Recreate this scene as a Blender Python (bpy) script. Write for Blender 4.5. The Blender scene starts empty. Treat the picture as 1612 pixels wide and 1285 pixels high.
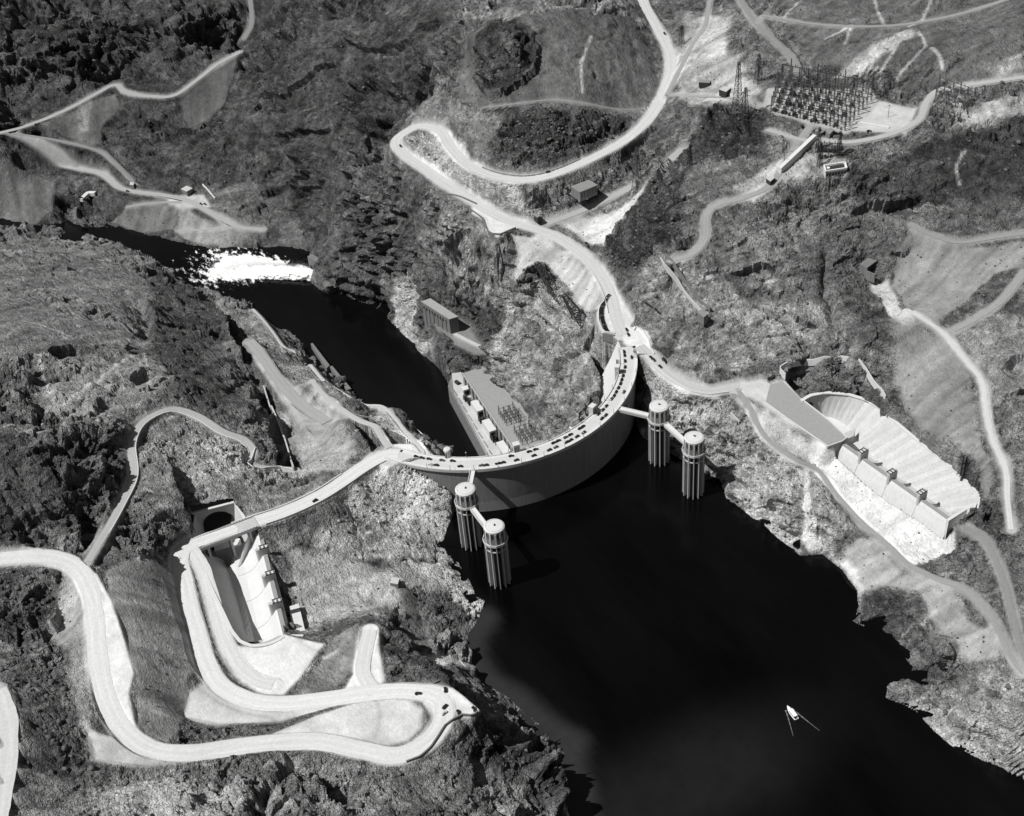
import bpy, bmesh, math, random
import numpy as np
from mathutils import Vector, Matrix

random.seed(7)
rng = np.random.default_rng(11)
SC = bpy.context.scene
COL = SC.collection
R = math.radians

# ---------------------------------------------------------------- camera (metres, z = 0 is the dam crest)
CAMP = np.array([-434.608, -953.907, 802.584])
YAW, PITCH, ROLL, FOC = 0.455837, 0.688489, -0.0886314, 2150.0
IW, IH = 1612.0, 1285.0
LAKE, RIVER = -51.3, -180.0


def cam_axes():
    cy, sy, cp, sp = math.cos(YAW), math.sin(YAW), math.cos(PITCH), math.sin(PITCH)
    f = np.array([sy*cp, cy*cp, -sp]); r = np.array([cy, -sy, 0.0]); u = np.cross(r, f)
    c, s = math.cos(ROLL), math.sin(ROLL)
    return f, c*r+s*u, -s*r+c*u


FWD, RGT, UPV = cam_axes()
camd = bpy.data.cameras.new('camera')
cam = bpy.data.objects.new('camera', camd)
COL.objects.link(cam)
SC.camera = cam
M3 = Matrix(((RGT[0], UPV[0], -FWD[0]), (RGT[1], UPV[1], -FWD[1]), (RGT[2], UPV[2], -FWD[2])))
cam.matrix_world = Matrix.Translation(Vector(CAMP)) @ M3.to_4x4()
camd.sensor_fit = 'HORIZONTAL'
camd.sensor_width = 36.0
camd.lens = 36.0*FOC/IW
camd.clip_start = 5.0
camd.clip_end = 20000.0

# ---------------------------------------------------------------- sky and sun (a black and white photograph: neutral sky)
SUN_EL = R(55)
SUN_DIR = np.array([-0.985, 0.17, 0.0])            # horizontal direction towards the sun
SUN_DIR /= np.linalg.norm(SUN_DIR)
world = bpy.data.worlds.new('World')
SC.world = world
world.use_nodes = True
wn, wl = world.node_tree.nodes, world.node_tree.links
wn.clear()
wo = wn.new('ShaderNodeOutputWorld'); bg = wn.new('ShaderNodeBackground')
sky = wn.new('ShaderNodeTexSky'); bw = wn.new('ShaderNodeRGBToBW')
sky.sky_type = 'NISHITA'; sky.sun_disc = False
sky.sun_elevation = SUN_EL
sky.sun_rotation = math.atan2(SUN_DIR[0], SUN_DIR[1])
bg.inputs['Strength'].default_value = 0.05
wl.new(sky.outputs[0], bw.inputs[0]); wl.new(bw.outputs[0], bg.inputs[0]); wl.new(bg.outputs[0], wo.inputs[0])
sund = bpy.data.lights.new('sun', 'SUN')
sund.energy = 5.0
sund.angle = R(0.5)
sund.color = (1.0, 0.995, 0.985)
sun = bpy.data.objects.new('sun', sund)
COL.objects.link(sun)
tosun = Vector((SUN_DIR[0]*math.cos(SUN_EL), SUN_DIR[1]*math.cos(SUN_EL), math.sin(SUN_EL)))
sun.rotation_euler = tosun.to_track_quat('Z', 'Y').to_euler()
sun.location = (0, 0, 900)
SC.view_settings.view_transform = 'Standard'
SC.view_settings.look = 'None'
SC.view_settings.exposure = 0.0
SC.view_settings.gamma = 1.0
SC.view_settings.use_curve_mapping = False


# ---------------------------------------------------------------- survey: sight lines from the flight position to real heights
def sight(u, v):
    return FWD + ((u-IW/2)*RGT - (v-IH/2)*UPV)/FOC


def at(u, v, z):
    """real point at height z seen along a sight line"""
    d = sight(u, v)
    return CAMP + d*((z-CAMP[2])/d[2])


def atc(u, v, r):
    """real point of the dam's upstream cylinder of radius r"""
    d = sight(u, v)
    a = d[0]**2+d[1]**2; b = 2*(CAMP[0]*d[0]+CAMP[1]*d[1]); c = CAMP[0]**2+CAMP[1]**2-r*r
    t = (-b-math.sqrt(max(0, b*b-4*a*c)))/(2*a)
    return CAMP + d*t


# ---------------------------------------------------------------- object helpers
def tag(o, label=None, cat=None, group=None, kind=None):
    if label: o['label'] = label
    if cat: o['category'] = cat
    if group: o['group'] = group
    if kind: o['kind'] = kind
    return o


def empty(name, loc, rz=0.0, label=None, cat=None, group=None):
    o = bpy.data.objects.new(name, None); COL.objects.link(o)
    o.location = loc; o.rotation_euler = (0, 0, rz)
    o.empty_display_size = 2
    return tag(o, label, cat, group)


def link(name, me, mat, parent=None):
    o = bpy.data.objects.new(name, me); COL.objects.link(o)
    if mat is not None and not me.materials: me.materials.append(mat)
    if parent is not None:
        o.parent = parent
    return o


class MB:
    """collects shapes and links them as one mesh"""
    def __init__(s):
        s.v = []; s.f = []

    def add(s, vs, fs):
        n = len(s.v); s.v += [tuple(map(float, a)) for a in vs]; s.f += [tuple(i+n for i in f) for f in fs]
        return s

    def box(s, c, d, rz=0.0, taper=1.0):
        hx, hy, hz = d[0]/2, d[1]/2, d[2]/2
        ca, sa = math.cos(rz), math.sin(rz); vs = []
        for k, (x, y, z) in enumerate([(-hx, -hy, -hz), (hx, -hy, -hz), (hx, hy, -hz), (-hx, hy, -hz), (-hx, -hy, hz), (hx, -hy, hz), (hx, hy, hz), (-hx, hy, hz)]):
            if z > 0: x *= taper; y *= taper
            vs.append((c[0]+x*ca-y*sa, c[1]+x*sa+y*ca, c[2]+z))
        return s.add(vs, [(0, 3, 2, 1), (4, 5, 6, 7), (0, 1, 5, 4), (1, 2, 6, 5), (2, 3, 7, 6), (3, 0, 4, 7)])

    def bar(s, a, b, w=0.3, h=None):
        a = Vector(a); b = Vector(b); d = b-a
        if d.length < 1e-6: return s
        h = h or w
        up = Vector((0, 0, 1)) if abs(d.normalized().z) < .95 else Vector((1, 0, 0))
        x = d.cross(up).normalized()*w/2; y = x.cross(d).normalized()*h/2
        vs = [a-x-y, a+x-y, a+x+y, a-x+y, b-x-y, b+x-y, b+x+y, b-x+y]
        return s.add(vs, [(0, 3, 2, 1), (4, 5, 6, 7), (0, 1, 5, 4), (1, 2, 6, 5), (2, 3, 7, 6), (3, 0, 4, 7)])

    def lathe(s, prof, n=24, c=(0, 0, 0), a0=0.0, a1=None):
        """prof: (r, z) pairs from the bottom up"""
        full = a1 is None
        a1 = a0+2*math.pi if full else a1
        m = n if full else n+1
        vs = []
        for r, z in prof:
            for i in range(m):
                t = a0+(a1-a0)*i/n
                vs.append((c[0]+r*math.cos(t), c[1]+r*math.sin(t), c[2]+z))
        fs = []
        for k in range(len(prof)-1):
            for i in range(n):
                j = (i+1) % m if full else i+1
                fs.append((k*m+i, k*m+j, (k+1)*m+j, (k+1)*m+i))
        return s.add(vs, fs)

    def prism(s, pts, z0, z1):
        """pts: polygon (x, y) anticlockwise; z0, z1 numbers or lists"""
        n = len(pts)
        Z0 = z0 if hasattr(z0, '__len__') else [z0]*n
        Z1 = z1 if hasattr(z1, '__len__') else [z1]*n
        vs = [(p[0], p[1], Z0[i]) for i, p in enumerate(pts)]+[(p[0], p[1], Z1[i]) for i, p in enumerate(pts)]
        fs = [tuple(range(n-1, -1, -1)), tuple(range(n, 2*n))]+[(i, (i+1) % n, n+(i+1) % n, n+i) for i in range(n)]
        return s.add(vs, fs)

    def sweep(s, path, prof, closed=False):
        """prof (side, up) swept along path of 3D points, kept upright"""
        P = [Vector(p) for p in path]; n = len(P); m = len(prof); vs = []
        for i in range(n):
            a = P[i-1] if (i > 0 or closed) else P[i]
            b = P[(i+1) % n] if (i < n-1 or closed) else P[i]
            d = (b-a); d.z = 0
            d = d.normalized() if d.length > 1e-6 else Vector((1, 0, 0))
            r = Vector((d.y, -d.x, 0))
            for q in prof:
                vs.append(P[i]+r*q[0]+Vector((0, 0, q[1])))
        fs = []
        for i in range(n if closed else n-1):
            j = (i+1) % n
            for k in range(m):
                l = (k+1) % m
                fs.append((i*m+k, j*m+k, j*m+l, i*m+l))
        if not closed:
            fs.append(tuple(range(m-1, -1, -1))[::-1]); fs.append(tuple((n-1)*m+k for k in range(m))[::-1])
        return s.add(vs, fs)

    def mesh(s, name, smooth=False):
        me = bpy.data.meshes.new(name); me.from_pydata(s.v, [], s.f); me.update()
        bm = bmesh.new(); bm.from_mesh(me); bmesh.ops.recalc_face_normals(bm, faces=bm.faces); bm.to_mesh(me); bm.free()
        if smooth:
            me.polygons.foreach_set('use_smooth', [True]*len(me.polygons))
        return me

    def build(s, name, mat, parent=None, smooth=False):
        return link(name, s.mesh(name, smooth), mat, parent)


def copy_tree(o, parent=None):
    c = o.copy(); COL.objects.link(c)
    if parent is not None:
        c.parent = parent
    for ch in list(o.children):
        copy_tree(ch, c)
    return c


# ---------------------------------------------------------------- materials
def node_mat(name):
    m = bpy.data.materials.new(name); m.use_nodes = True
    nt = m.node_tree; nt.nodes.clear()
    out = nt.nodes.new('ShaderNodeOutputMaterial'); b = nt.nodes.new('ShaderNodeBsdfPrincipled')
    nt.links.new(b.outputs[0], out.inputs[0])
    return m, nt, b


def N(nt, typ, **kw):
    n = nt.nodes.new(typ)
    for k, v in kw.items():
        if k.startswith('i_'):
            key = k[2:]
            n.inputs[int(key) if key.isdigit() else key].default_value = v
        else:
            setattr(n, k, v)
    return n


def mathn(nt, op, a, b=None, c=None, clamp=False):
    n = nt.nodes.new('ShaderNodeMath'); n.operation = op; n.use_clamp = clamp
    for i, x in enumerate((a, b, c)):
        if x is None: continue
        if isinstance(x, (int, float)): n.inputs[i].default_value = x
        else: nt.links.new(x, n.inputs[i])
    return n.outputs[0]


def noise(nt, scale, detail=4, rough=.6, vec=None, stretch=None, dist=0.0):
    g = nt.nodes.new('ShaderNodeNewGeometry') if vec is None else None
    src = g.outputs['Position'] if g else vec
    if stretch:
        mp = nt.nodes.new('ShaderNodeMapping'); mp.inputs['Scale'].default_value = stretch[:3]
        if len(stretch) > 3: mp.inputs['Rotation'].default_value = stretch[3:]
        nt.links.new(src, mp.inputs[0]); src = mp.outputs[0]
    n = N(nt, 'ShaderNodeTexNoise', i_Scale=scale, i_Detail=detail, i_Roughness=rough, i_Distortion=dist)
    nt.links.new(src, n.inputs['Vector'])
    return n.outputs['Fac']


def mrange(nt, v, a, b, c, d):
    n = N(nt, 'ShaderNodeMapRange', i_1=a, i_2=b, i_3=c, i_4=d); nt.links.new(v, n.inputs[0])
    return n.outputs[0]


def plain(name, tone, rough=.85, var=.18, scale=.35, metal=0.0, bump=.0, streak=0.0, local=False):
    """a grey surface with mottling, optional run-off streaks"""
    m, nt, b = node_mat(name)
    vec = None
    if local:
        vec = nt.nodes.new('ShaderNodeTexCoord').outputs['Object']
    f = mrange(nt, noise(nt, scale, 6, .65, vec), .25, .75, 1-var, 1+var)
    f2 = mrange(nt, noise(nt, scale*7, 3, .6, vec), .3, .7, 1-var*.5, 1+var*.5)
    f = mathn(nt, 'MULTIPLY', f, f2)
    if streak:
        s = mrange(nt, noise(nt, .5, 4, .7, vec, stretch=(1.3, 1.3, .06)), .45, .75, 1.0, 1-streak)
        f = mathn(nt, 'MULTIPLY', f, s)
    f = mathn(nt, 'MULTIPLY', f, tone)
    cr = nt.nodes.new('ShaderNodeCombineColor')
    for i in range(3): nt.links.new(f, cr.inputs[i])
    nt.links.new(cr.outputs[0], b.inputs['Base Color'])
    b.inputs['Roughness'].default_value = rough; b.inputs['Metallic'].default_value = metal
    b.inputs['Specular IOR Level'].default_value = .25
    if bump:
        bp = N(nt, 'ShaderNodeBump', i_Strength=1.0, i_Distance=bump)
        nt.links.new(noise(nt, scale*4, 5, .65, vec), bp.inputs['Height']); nt.links.new(bp.outputs[0], b.inputs['Normal'])
    return m

# ================================================================ TERRAIN
# ---- roads surveyed as (u, v, height) with half width in metres
ROADS = {
 'nevada_highway': dict(w=6.2, tone=.47, pts=[(1010,-40,94),(1012,0,90),(1035,45,82),(1056,92,75),(1047,140,68),(1022,185,62),(985,220,56),(930,250,50),(870,275,45),(820,283,40),(770,275,36),(733,256,32),(710,232,28),(693,207,26),(660,199,24),(633,212,22),(624,226,20),(640,246,17),(672,268,14),(705,292,11),(745,318,7),(785,342,5),(822,354,4),(860,366,3),(895,384,2),(925,408,1.5),(948,437,1),(962,468,.6),(970,500,.3),(980,528,0)]),
 'intake_road': dict(w=5.5, tone=.42, pts=[(1006,545,0),(1022,560,0),(1042,580,0),(1065,598,0),(1092,611,0),(1120,616,0),(1145,612,0),(1165,608,0)]),
 'arizona_highway': dict(w=6.8, tone=.57, pts=[(628,716,0),(606,717,0),(572,735,0),(540,757,0),(500,782,1),(450,805,2),(400,822,3),(345,841,4),(300,858,5),(283,880,6),(290,915,7),(300,960,8),(312,1000,9),(325,1045,10),(350,1082,12),(395,1103,14),(450,1108,16),(510,1102,18),(580,1092,20),(640,1088,22),(690,1098,24),(700,1125,25),(683,1158,26),(650,1182,27),(612,1190,28),(565,1180,29),(500,1168,31),(430,1170,33),(360,1178,35),(300,1186,38),(245,1182,40),(200,1155,43),(170,1105,46),(155,1040,48),(150,980,50),(142,930,52),(120,893,54),(85,878,56),(40,877,58),(-20,882,60)]),
 'pit_loop_road': dict(w=5.5, tone=.54, pts=[(300,862,5),(322,900,6),(340,960,7),(356,1010,8),(378,1050,9),(405,1072,10),(430,1078,10)]),
 'penstock_road': dict(w=3.4, tone=.36, pts=[(138,885,52),(165,840,44),(190,795,37),(210,750,31),(207,700,25),(225,665,19),(268,645,13),(310,655,7),(350,680,1),(383,692,-4),(399,712,-8),(392,732,-11),(420,738,-14),(462,740,-18)]),
 'left_edge_road': dict(w=9, tone=.5, pts=[(-10,1090,72),(5,1130,73),(8,1180,74),(0,1240,75),(-10,1300,76)]),
 'portal_road': dict(w=4.0, tone=.34, pts=[(-20,247,-139),(60,254,-140),(120,265,-141),(162,275,-142),(195,298,-145),(260,308,-147),(300,318,-149),(340,340,-152),(375,357,-156),(415,362,-160)]),
 'canyon_road': dict(w=4.0, tone=.32, pts=[(-20,214,-96),(30,202,-94),(70,188,-92),(115,168,-89),(155,146,-87),(182,134,-86),(200,146,-84),(240,152,-82),(275,150,-80),(310,126,-76),(340,103,-71),(378,82,-66)]),
 'canyon_road_upper': dict(w=3.6, tone=.20, pts=[(384,62,-62),(396,35,-57),(393,-10,-50)]),
 'ramp_road': dict(w=2.2, tone=.24, pts=[(18,210,-97),(90,221,-107),(155,238,-118),(178,255,-125),(210,286,-142)]),
 'river_ramp': dict(w=2.4, tone=.27, pts=[(200,326,-158),(240,320,-154),(285,318,-150)]),
 'river_ramp_low': dict(w=2.4, tone=.3, pts=[(280,363,-172),(320,362,-167),(362,356,-157)]),
 'switchyard_road': dict(w=4.5, tone=.30, pts=[(862,352,4),(900,338,10),(960,312,22),(1010,285,36),(1050,255,50),(1075,235,58)]),
 'bluff_road': dict(w=3.4, tone=.26, pts=[(1060,410,58),(1090,400,64),(1110,375,72),(1112,340,80),(1130,322,86),(1170,312,92),(1205,297,96),(1225,275,99),(1250,235,104),(1275,200,110),(1290,190,113)]),
 'shore_road': dict(w=2.2, tone=.27, pts=[(1160,612,0),(1182,645,-3),(1205,688,-7),(1250,722,-11),(1287,740,-18),(1320,783,-25),(1360,826,-28),(1400,860,-27),(1432,890,-21),(1475,912,-12),(1520,930,-7),(1560,972,-2),(1590,1030,4),(1612,1060,6)]),
 'upstream_road': dict(w=2.2, tone=.22, pts=[(1520,830,5),(1550,850,5),(1575,900,5),(1590,950,6),(1605,1010,8),(1625,1060,9)]),
 'wash_road': dict(w=3.0, tone=.25, pts=[(1612,430,78),(1575,475,68),(1530,505,58),(1500,520,52)]),
 'hill_road': dict(w=2.6, tone=.24, pts=[(1700,363,95),(1612,368,88),(1560,375,84),(1510,382,80),(1470,372,78),(1432,355,78)]),
 'railroad_grade': dict(w=3.2, tone=.22, pts=[(1160,-10,118),(1185,30,116),(1215,60,118),(1245,90,118),(1258,115,118)]),
 'plateau_road': dict(w=2.2, tone=.26, pts=[(1200,25,124),(1280,38,132),(1350,42,138),(1430,38,144),(1520,20,150),(1600,-6,156)]),
 'yard_road': dict(w=3.4, tone=.36, pts=[(1210,205,112),(1260,220,110),(1300,222,110),(1340,224,112),(1400,212,116),(1445,190,120),(1460,160,123),(1480,142,125),(1540,132,130),(1640,118,138)]),
 'side_track': dict(w=2.4, tone=.27, pts=[(1050,150,71),(1070,110,80),(1090,70,90),(1110,40,98),(1118,0,104)]),
 'yard_lane': dict(w=2.4, tone=.30, pts=[(1052,150,71),(1100,152,78),(1160,156,94),(1200,170,108)]),
 'plateau_trail': dict(w=1.2, tone=.24, pts=[(760,170,74),(820,163,78),(870,158,80),(920,163,78),(975,173,68),(1012,172,63)]),
 'canyon_path': dict(w=1.6, tone=.45, pts=[(668,714,-2),(661,704,-3),(640,682,-9),(618,655,-19),(600,640,-27),(570,637,-38),(540,620,-54),(510,600,-72),(488,575,-92)]),
 'canyon_path_low': dict(w=1.2, tone=.40, pts=[(398,487,-162),(415,505,-150),(432,527,-140),(445,545,-132),(462,556,-126)]),
 'rim_path': dict(w=2.8, tone=.40, pts=[(612,706,-.5),(600,688,-3),(590,672,-6),(568,664,-9),(545,650,-14),(520,632,-22),(500,612,-32),(492,600,-40)]),
 'stockpile_road': dict(w=6.0, tone=.30, pts=[(392,537,-78),(412,560,-70),(430,587,-60),(452,615,-48),(478,640,-36),(500,655,-29),(515,665,-25)]),
 'overlook_spur': dict(w=5.5, tone=.55, pts=[(590,1092,20),(572,1060,18),(575,1025,15),(583,992,13)]),
 'pipe_path': dict(w=2.2, tone=.5, pts=[(1428,488,52),(1460,507,50),(1490,530,47),(1520,568,43),(1545,600,40),(1552,640,36),(1562,690,32),(1583,740,28),(1586,790,24),(1592,835,20)]),
}

# ---- heights along lines of (u, v, z): rims, toes, spurs, gullies
CTRL = [
 # lake shore, Arizona side
 [(720,790,-51),(700,845,-51),(705,875,-51),(722,885,-51),(740,915,-51),(748,935,-51),(762,950,-51),(755,975,-51),(737,1000,-51),(738,1040,-51),(760,1075,-51),(800,1100,-51),(850,1140,-51),(890,1175,-51),(893,1195,-51),(885,1240,-51),(900,1300,-51),(915,1340,-51)],
 # lake shore, Nevada side
 [(1012,690,-51),(1030,700,-51),(1060,715,-51),(1110,745,-51),(1135,755,-51),(1143,785,-51),(1165,800,-51),(1190,820,-51),(1210,835,-51),(1240,860,-51),(1260,875,-51),(1295,872,-51),(1325,895,-51),(1350,930,-51),(1352,955,-51),(1342,978,-51),(1385,1000,-51),(1397,1015,-51),(1385,1025,-51),(1420,1035,-51),(1437,1050,-51),(1425,1068,-51),(1400,1085,-51),(1395,1098,-51),(1440,1120,-51),(1470,1150,-51),(1500,1180,-51),(1540,1195,-51),(1580,1215,-51),(1625,1232,-51)],
 # river, right bank
 [(668,560,-180),(650,540,-180),(625,520,-180),(600,490,-180),(575,480,-180),(545,465,-180),(510,460,-180),(490,445,-180)],
 [(485,392,-178),(400,388,-180),(320,390,-180),(285,380,-180),(240,372,-180),(190,358,-180),(110,355,-180),(60,358,-180),(0,345,-180)],
 # river, left bank
 [(395,480,-180),(400,498,-180),(440,520,-180),(460,525,-180),(478,545,-180),(485,555,-180),(500,580,-178),(530,602,-170)],
 [(0,356,-178),(60,366,-177),(110,366,-176),(180,383,-172),(250,412,-172),(290,442,-174),(320,458,-176),(360,473,-179)],
 # Arizona dam abutment, rock against the upstream face
 [(612,728,-1),(560,772,-3),(520,795,-3)],
 [(640,790,-32),(600,800,-27),(560,810,-22),(640,830,-38),(680,850,-45),(560,850,-22),(500,830,-11),(450,850,-9)],
 # canyon wall Nevada below the highway, powerhouse cliff
 [(780,355,0),(740,335,3),(700,305,8),(640,262,14),(622,240,17)],
 [(905,690,-92),(925,655,-68),(945,620,-42),(966,582,-18),(975,550,-3)],
 [(860,590,-80),(900,560,-45),(930,520,-18),(940,480,-6),(935,440,-5),(905,410,-3),(860,390,-4),(830,375,-1)],
 [(820,420,-15),(870,440,-22),(900,480,-28),(860,480,-35)],
 # Nevada right of the dam
 [(1003,560,0),(1010,600,-18),(1013,640,-34),(1018,685,-50)],
 [(1040,610,-8),(1060,640,-18),(1080,650,-20),(1100,680,-32),(1120,660,-14),(1150,650,-6),(1150,700,-20),(1180,720,-22),(1180,770,-36),(1230,780,-24),(1220,820,-40),(1270,800,-22),(1280,850,-40),(1300,830,-28)],
 [(1030,540,4),(1050,560,6),(1090,590,6),(1130,590,6),(1180,590,6),(1200,590,6)],
 [(990,480,10),(1000,430,22),(975,400,18),(960,370,12),(940,350,8),(915,345,7)],
 [(1050,500,22),(1100,520,26),(1150,540,22),(1200,560,16),(1240,545,26),(1300,540,32),(1060,440,42),(1120,470,40),(1180,460,44),(1240,470,44),(1300,470,46)],
 [(970,340,20),(1000,310,42),(1020,280,62),(1040,320,70),(1060,350,72),(1010,350,44),(1020,390,45),(1060,380,68)],
 [(1080,290,84),(1100,250,92),(1120,280,92),(1150,250,96),(1180,230,100),(1200,260,100),(1140,210,92),(1160,190,104),(1110,200,82),(1080,190,72),(1060,220,62),(1040,200,62)],
 [(1200,350,84),(1260,330,88),(1300,300,96),(1330,330,90),(1200,400,66),(1260,400,66),(1330,380,74),(1380,340,86),(1400,300,94),(1450,260,104),(1500,220,118),(1560,205,122),(1612,195,128),(1560,260,112),(1612,280,112),(1500,300,98),(1440,330,84)],
 [(1412,360,80),(1405,400,66),(1385,420,52),(1440,420,56),(1500,430,64),(1560,430,72),(1612,400,84),(1480,470,54)],
 [(1370,435,44),(1395,470,44),(1420,500,42),(1340,470,48),(1350,540,40),(1400,560,38),(1440,560,38),(1480,620,34),(1520,700,30),(1560,780,26)],
 [(1560,520,56),(1612,520,64),(1580,600,50),(1612,640,46),(1612,740,36),(1612,850,22)],
 [(1250,612,-12),(1270,606,-16),(1295,600,-15),(1325,604,-8),(1355,618,0)],
 [(1228,582,8),(1260,572,14),(1300,572,20),(1340,580,22),(1390,620,16),(1392,640,8)],
 [(1420,660,12),(1470,710,12),(1520,755,10),(1555,790,6),(1560,820,4)],
 # lake side of the Nevada spillway
 [(1240,690,-10),(1270,712,-15),(1292,732,-22),(1346,775,-23),(1400,814,-23),(1450,846,-22),(1485,862,-20),(1500,870,-14)],
 [(1340,880,-38),(1380,920,-40),(1400,960,-38),(1450,950,-20),(1500,980,-16),(1540,1020,-12),(1400,1000,-48),(1480,1040,-26),(1540,1060,-14),(1590,1090,-8),(1612,1120,-6),(1500,1120,-34),(1560,1150,-30),(1612,1180,-30)],
 # plateau top right
 [(1130,60,104),(1180,80,112),(1100,100,92),(1080,150,78),(1120,170,88),(1150,130,98),(1200,120,114),(1250,60,122),(1320,70,134),(1400,70,140),(1480,80,146),(1560,80,150),(1612,60,158),(1612,0,170),(1500,0,158),(1400,0,146),(1250,0,130),(1180,0,118),(1080,30,98)],
 [(1220,130,114),(1300,120,116),(1380,130,118),(1390,165,118),(1330,200,114),(1230,180,112),(1420,190,118),(1450,130,124),(1530,170,126),(1530,150,130),(1580,160,134)],
 # hills between the two legs of the highway
 [(760,230,44),(820,255,50),(780,200,60),(840,215,64),(900,225,62),(960,215,62),(850,180,80),(920,185,74),(980,185,66),(720,180,56),(700,150,62)],
 [(740,200,52),(690,170,46),(650,185,30),(640,140,48)],
 [(760,110,96),(790,60,122),(830,50,122),(845,80,112),(830,130,92),(780,140,86),(740,90,96)],
 [(900,40,118),(900,90,104),(900,130,92),(980,60,100),(1000,110,84),(970,150,72),(1020,90,80),(960,20,112),(870,10,130),(980,0,110)],
 # big canyon wall upstream of the portals, background
 [(600,210,-5),(585,260,-35),(560,210,-15),(545,260,-70),(520,300,-105),(505,350,-145),(500,390,-165)],
 [(570,160,-5),(600,120,30),(650,80,75),(680,30,100),(620,30,70),(560,60,25),(560,0,55),(700,0,115),(480,40,-5),(440,0,-5),(500,0,35)],
 [(410,60,-50),(400,120,-72),(440,160,-75),(430,220,-105),(390,250,-120),(440,280,-135),(480,200,-75),(520,150,-35),(360,280,-140),(330,300,-147)],
 [(350,160,-92),(320,180,-102),(270,190,-106),(250,240,-125),(300,250,-128),(290,290,-142),(170,200,-105),(110,210,-106),(220,180,-98)],
 [(60,290,-152),(60,325,-168),(20,230,-112),(120,300,-158),(180,320,-162),(160,340,-172),(250,345,-166),(230,358,-174),(330,375,-173),(420,378,-170),(440,350,-160),(470,370,-165)],
 [(0,170,-86),(60,150,-80),(120,130,-76),(40,110,-56),(120,110,-64),(180,110,-70),(190,70,-48),(110,60,-28),(60,50,-16),(0,60,-20),(0,0,10),(120,0,8),(200,20,-12),(260,40,-22),(240,90,-52),(300,90,-60),(330,60,-44),(320,20,-24),(360,40,-45),(370,5,-35),(280,0,-5)],
 # Arizona downstream highland
 [(0,400,-95),(60,400,-110),(120,410,-120),(180,420,-125),(230,440,-118),(270,470,-112),(300,500,-100)],
 [(0,450,-20),(70,460,-25),(140,480,-30),(200,480,-60),(240,510,-60),(290,530,-50)],
 [(0,520,30),(80,520,20),(150,540,5),(200,550,0),(230,560,-4),(290,570,-20),(340,560,-60),(360,590,-40)],
 [(330,490,-140),(360,510,-145),(350,540,-105),(370,545,-100),(385,520,-130),(380,500,-150)],
 [(0,600,50),(40,640,45),(100,610,36),(170,590,18),(220,620,22),(260,600,5),(330,620,-5),(380,640,-15)],
 [(0,680,70),(60,690,66),(130,680,56),(190,680,38),(100,740,76),(40,760,80),(0,800,85),(100,790,64),(60,830,62),(130,810,52),(150,760,52)],
 [(260,690,22),(250,720,30),(300,700,14),(350,720,6),(280,760,26),(240,800,30),(200,840,32),(330,760,14),(400,770,2),(440,770,-2),(300,800,20),(350,790,12),(420,800,2),(480,760,-2),(510,760,-1)],
 [(378,560,-66),(392,600,-56),(406,645,-45),(424,695,-31),(441,733,-20)],
 [(424,608,-86),(438,650,-74),(453,692,-58),(464,730,-38),(432,640,-78),(446,690,-62),(445,560,-88),(470,600,-60),(500,640,-34),(520,690,-14),(480,690,-24),(500,730,-8),(540,700,-6),(560,720,-2),(590,690,4),(560,690,6),(530,670,2)],
 [(420,540,-105),(440,560,-100),(470,580,-92),(500,600,-70),(470,550,-130),(430,520,-155)],
 [(570,655,-16),(610,670,-8),(640,700,-4)],
 [(625,648,-30),(645,668,-28),(670,690,-20),(690,708,-12)],
 # Arizona spillway surroundings and foreground
 [(230,870,38),(240,960,34),(260,1040,32),(270,1120,28),(230,1130,38),(200,900,44)],
 [(60,910,52),(20,950,50),(80,960,40),(50,990,42),(0,1000,44),(100,1000,46),(120,1080,52),(60,1060,58),(40,1130,66),(90,1160,60),(120,1200,56),(60,1220,64),(140,1140,52)],
 [(340,930,7),(370,1030,9),(440,1050,10),(480,1030,9),(460,1010,9),(410,1030,9),(500,1040,6),(540,1060,10)],
 [(470,870,-12),(480,920,-17),(470,960,-18),(490,990,-16),(520,960,-20),(560,930,-22),(600,900,-24),(640,920,-26),(580,880,-24),(520,870,-18),(680,890,-42),(700,930,-44),(660,960,-36),(700,980,-46),(640,1000,-22),(600,1000,0),(620,970,4),(640,990,-10),(660,1030,-8)],
 [(660,1060,14),(690,1065,10),(715,1075,10),(745,1105,14),(755,1120,16),(720,1070,-12),(760,1110,-14),(730,1045,-40),(790,1120,-36),(820,1150,-36)],
 [(735,1150,12),(760,1150,8),(770,1190,-5),(800,1210,-12),(720,1200,12),(850,1200,-35),(840,1250,-28),(870,1285,-36),(780,1260,5),(700,1240,20),(640,1230,26)],
 [(560,1220,34),(480,1210,38),(400,1200,40),(450,1250,48),(350,1230,48),(280,1230,52),(200,1220,52),(150,1240,56),(60,1290,66),(200,1290,68),(350,1290,66),(500,1290,54),(620,1290,40),(740,1300,18),(380,1250,56)],
]
WALLS = [  # cliffs: foot line, brow line; the face between runs straight from one to the other
 ([(668,560,-180),(650,540,-180),(625,520,-180),(600,490,-180),(575,480,-180),(545,465,-180),(510,460,-180)],
  [(742,338,2),(705,302,8),(672,277,12),(645,257,15),(626,236,18),(600,225,5),(572,215,-8)], (.12,.35,.6,.82)),
 ([(700,542,-137),(735,547,-136),(762,556,-136),(780,590,-134),(805,625,-134),(835,665,-134),(860,700,-134)],
  [(742,338,2),(765,368,2),(800,372,1),(806,440,-30),(850,450,-27),(900,480,-26),(948,545,-12)], (.0,.2,.42,.62,.82)),
 ([(735,547,-136),(762,556,-136),(780,590,-134)],[(765,368,2),(785,378,1),(803,400,-8)],(.3,.7)),
]
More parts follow.
